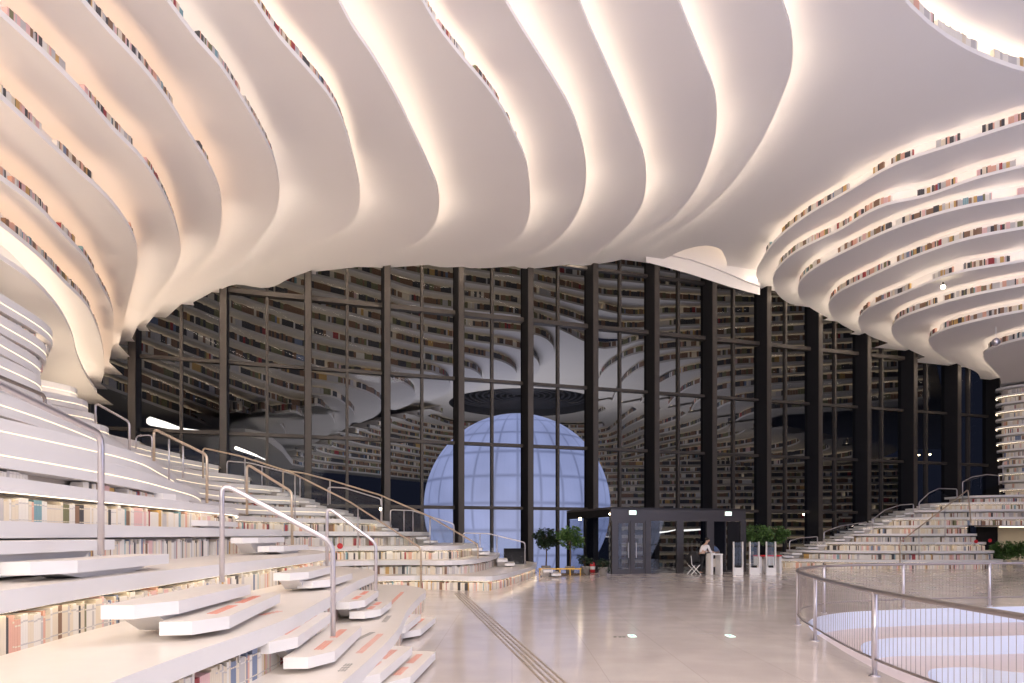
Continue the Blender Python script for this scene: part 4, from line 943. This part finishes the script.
# ---------------------------------------------------------------- emit the books
BOOKS.sort(key=lambda t:-t[7])
vis=[b for b in BOOKS if b[7]>0 and (lambda q:0<q[0]<1024 and 0<q[1]<683)(proj(b[0]))]
ind=vis[:300]; ids=set(id(b) for b in ind)
for c,w,dp,h,rot,col,row,ar in BOOKS:
    if any(False for _ in ()) : pass
rest=[b for b in BOOKS if id(b) not in ids]
sb=MB()
for c,w,dp,h,rot,col,row,ar in rest: sb.box(c,(w,dp,h),rot,col)
tag(sb.build('books',BM),'countless small book spines lining the terraces and ceiling fins','books','book spines on every shelf','stuff')
meshes=[]
for ci in range(12):
    b=MB(); b.box((0,0,0),(1,1,1),0,0)
    # page block seen on top, inset; spine bands
    b.box((0,.02,.492),(.8,.9,.02),0,1); b.box((0,-.502,.3),(.86,.01,.05),0,2); b.box((0,-.502,-.36),(.86,.01,.04),0,2)
    me=bpy.data.meshes.new('book'); me.from_pydata(b.v,[],b.f)
    for m in (BM[ci],M['paper'],BM[(2 if ci in (0,1,10) else 0 if ci in (2,) else 1)]): me.materials.append(m)
    me.polygons.foreach_set('material_index',b.m); me.update(); meshes.append(me)
rows={}
for b_ in ind: rows.setdefault(b_[6],[]).append(b_)
def nth(n): return '%d%s'%(n,'th' if 10<=n%100<=20 else {1:'st',2:'nd',3:'rd'}.get(n%10,'th'))
for row,L_ in rows.items():
    L_.sort(key=lambda t:proj(t[0])[0])
    for i,(c,w,dp,h,rot,col,rw,ar) in enumerate(L_):
        o=bpy.data.objects.new('book',meshes[col]); COL.objects.link(o); o.location=c; o.rotation_euler=(0,0,rot); o.scale=(w,dp,h)
        k=int(row[1:]); wd='thin' if w<.028 else 'thick' if w>.038 else 'medium'; hd='short' if h<.27 else 'tall'
        where='under %s tread %s'%(ORD[k],'left' if row[0]=='L' else 'right')
        tag(o,'%s %s book, %s from left, shelf %s'%(wd,PAL[col][0],nth(i+1),where),'book','books on the shelf '+where)
# ---------------------------------------------------------------- lights and camera
def area(name,loc,size,energy,col,rot):
    l=bpy.data.lights.new(name,'AREA'); l.shape='DISK'; l.size=size; l.energy=energy; l.color=col
    o=bpy.data.objects.new(name,l); COL.objects.link(o); o.location=loc; o.rotation_euler=rot; return o
area('atrium_fill',(-1,-15,13),22,8200,(1,.90,.82),(math.radians(58),0,0))  # added wide fill light behind the camera, not a real fitting
area('mirror_hall_fill',(-2,50,1),20,2000,(1,.86,.66),(math.radians(155),0,0))  # added fill for the near part of the mirrored hall
area('mirror_hall_fill',(0,96,1),30,8000,(.9,.88,.95),(math.radians(180),0,0))  # added upward fill for the far part of the mirrored hall
area('floor_fill',(5,9,15.8),5,900,(1,.92,.88),(0,0,0))  # added fill disc overhead to brighten the front floor
w=bpy.data.worlds.new('dusk'); SC.world=w; w.use_nodes=True
bg=w.node_tree.nodes['Background']; bg.inputs[0].default_value=(.10,.12,.22,1); bg.inputs[1].default_value=.12
cam=bpy.data.cameras.new('camera'); co=bpy.data.objects.new('camera',cam); COL.objects.link(co)
co.location=(0,0,EYE); co.rotation_euler=(math.pi/2,0,0); cam.sensor_width=36; cam.lens=24; cam.shift_y=(HY-341.5)/1024; cam.clip_end=500; cam.clip_start=.05
SC.camera=co
SC.view_settings.view_transform='Standard'; SC.view_settings.look='None'; SC.view_settings.exposure=.12; SC.view_settings.gamma=1; SC.view_settings.use_curve_mapping=False
SC.cycles.max_bounces=8; SC.cycles.diffuse_bounces=5; SC.cycles.glossy_bounces=4; SC.cycles.transparent_max_bounces=16
SC.cycles.sample_clamp_indirect=6; SC.cycles.use_denoising=True
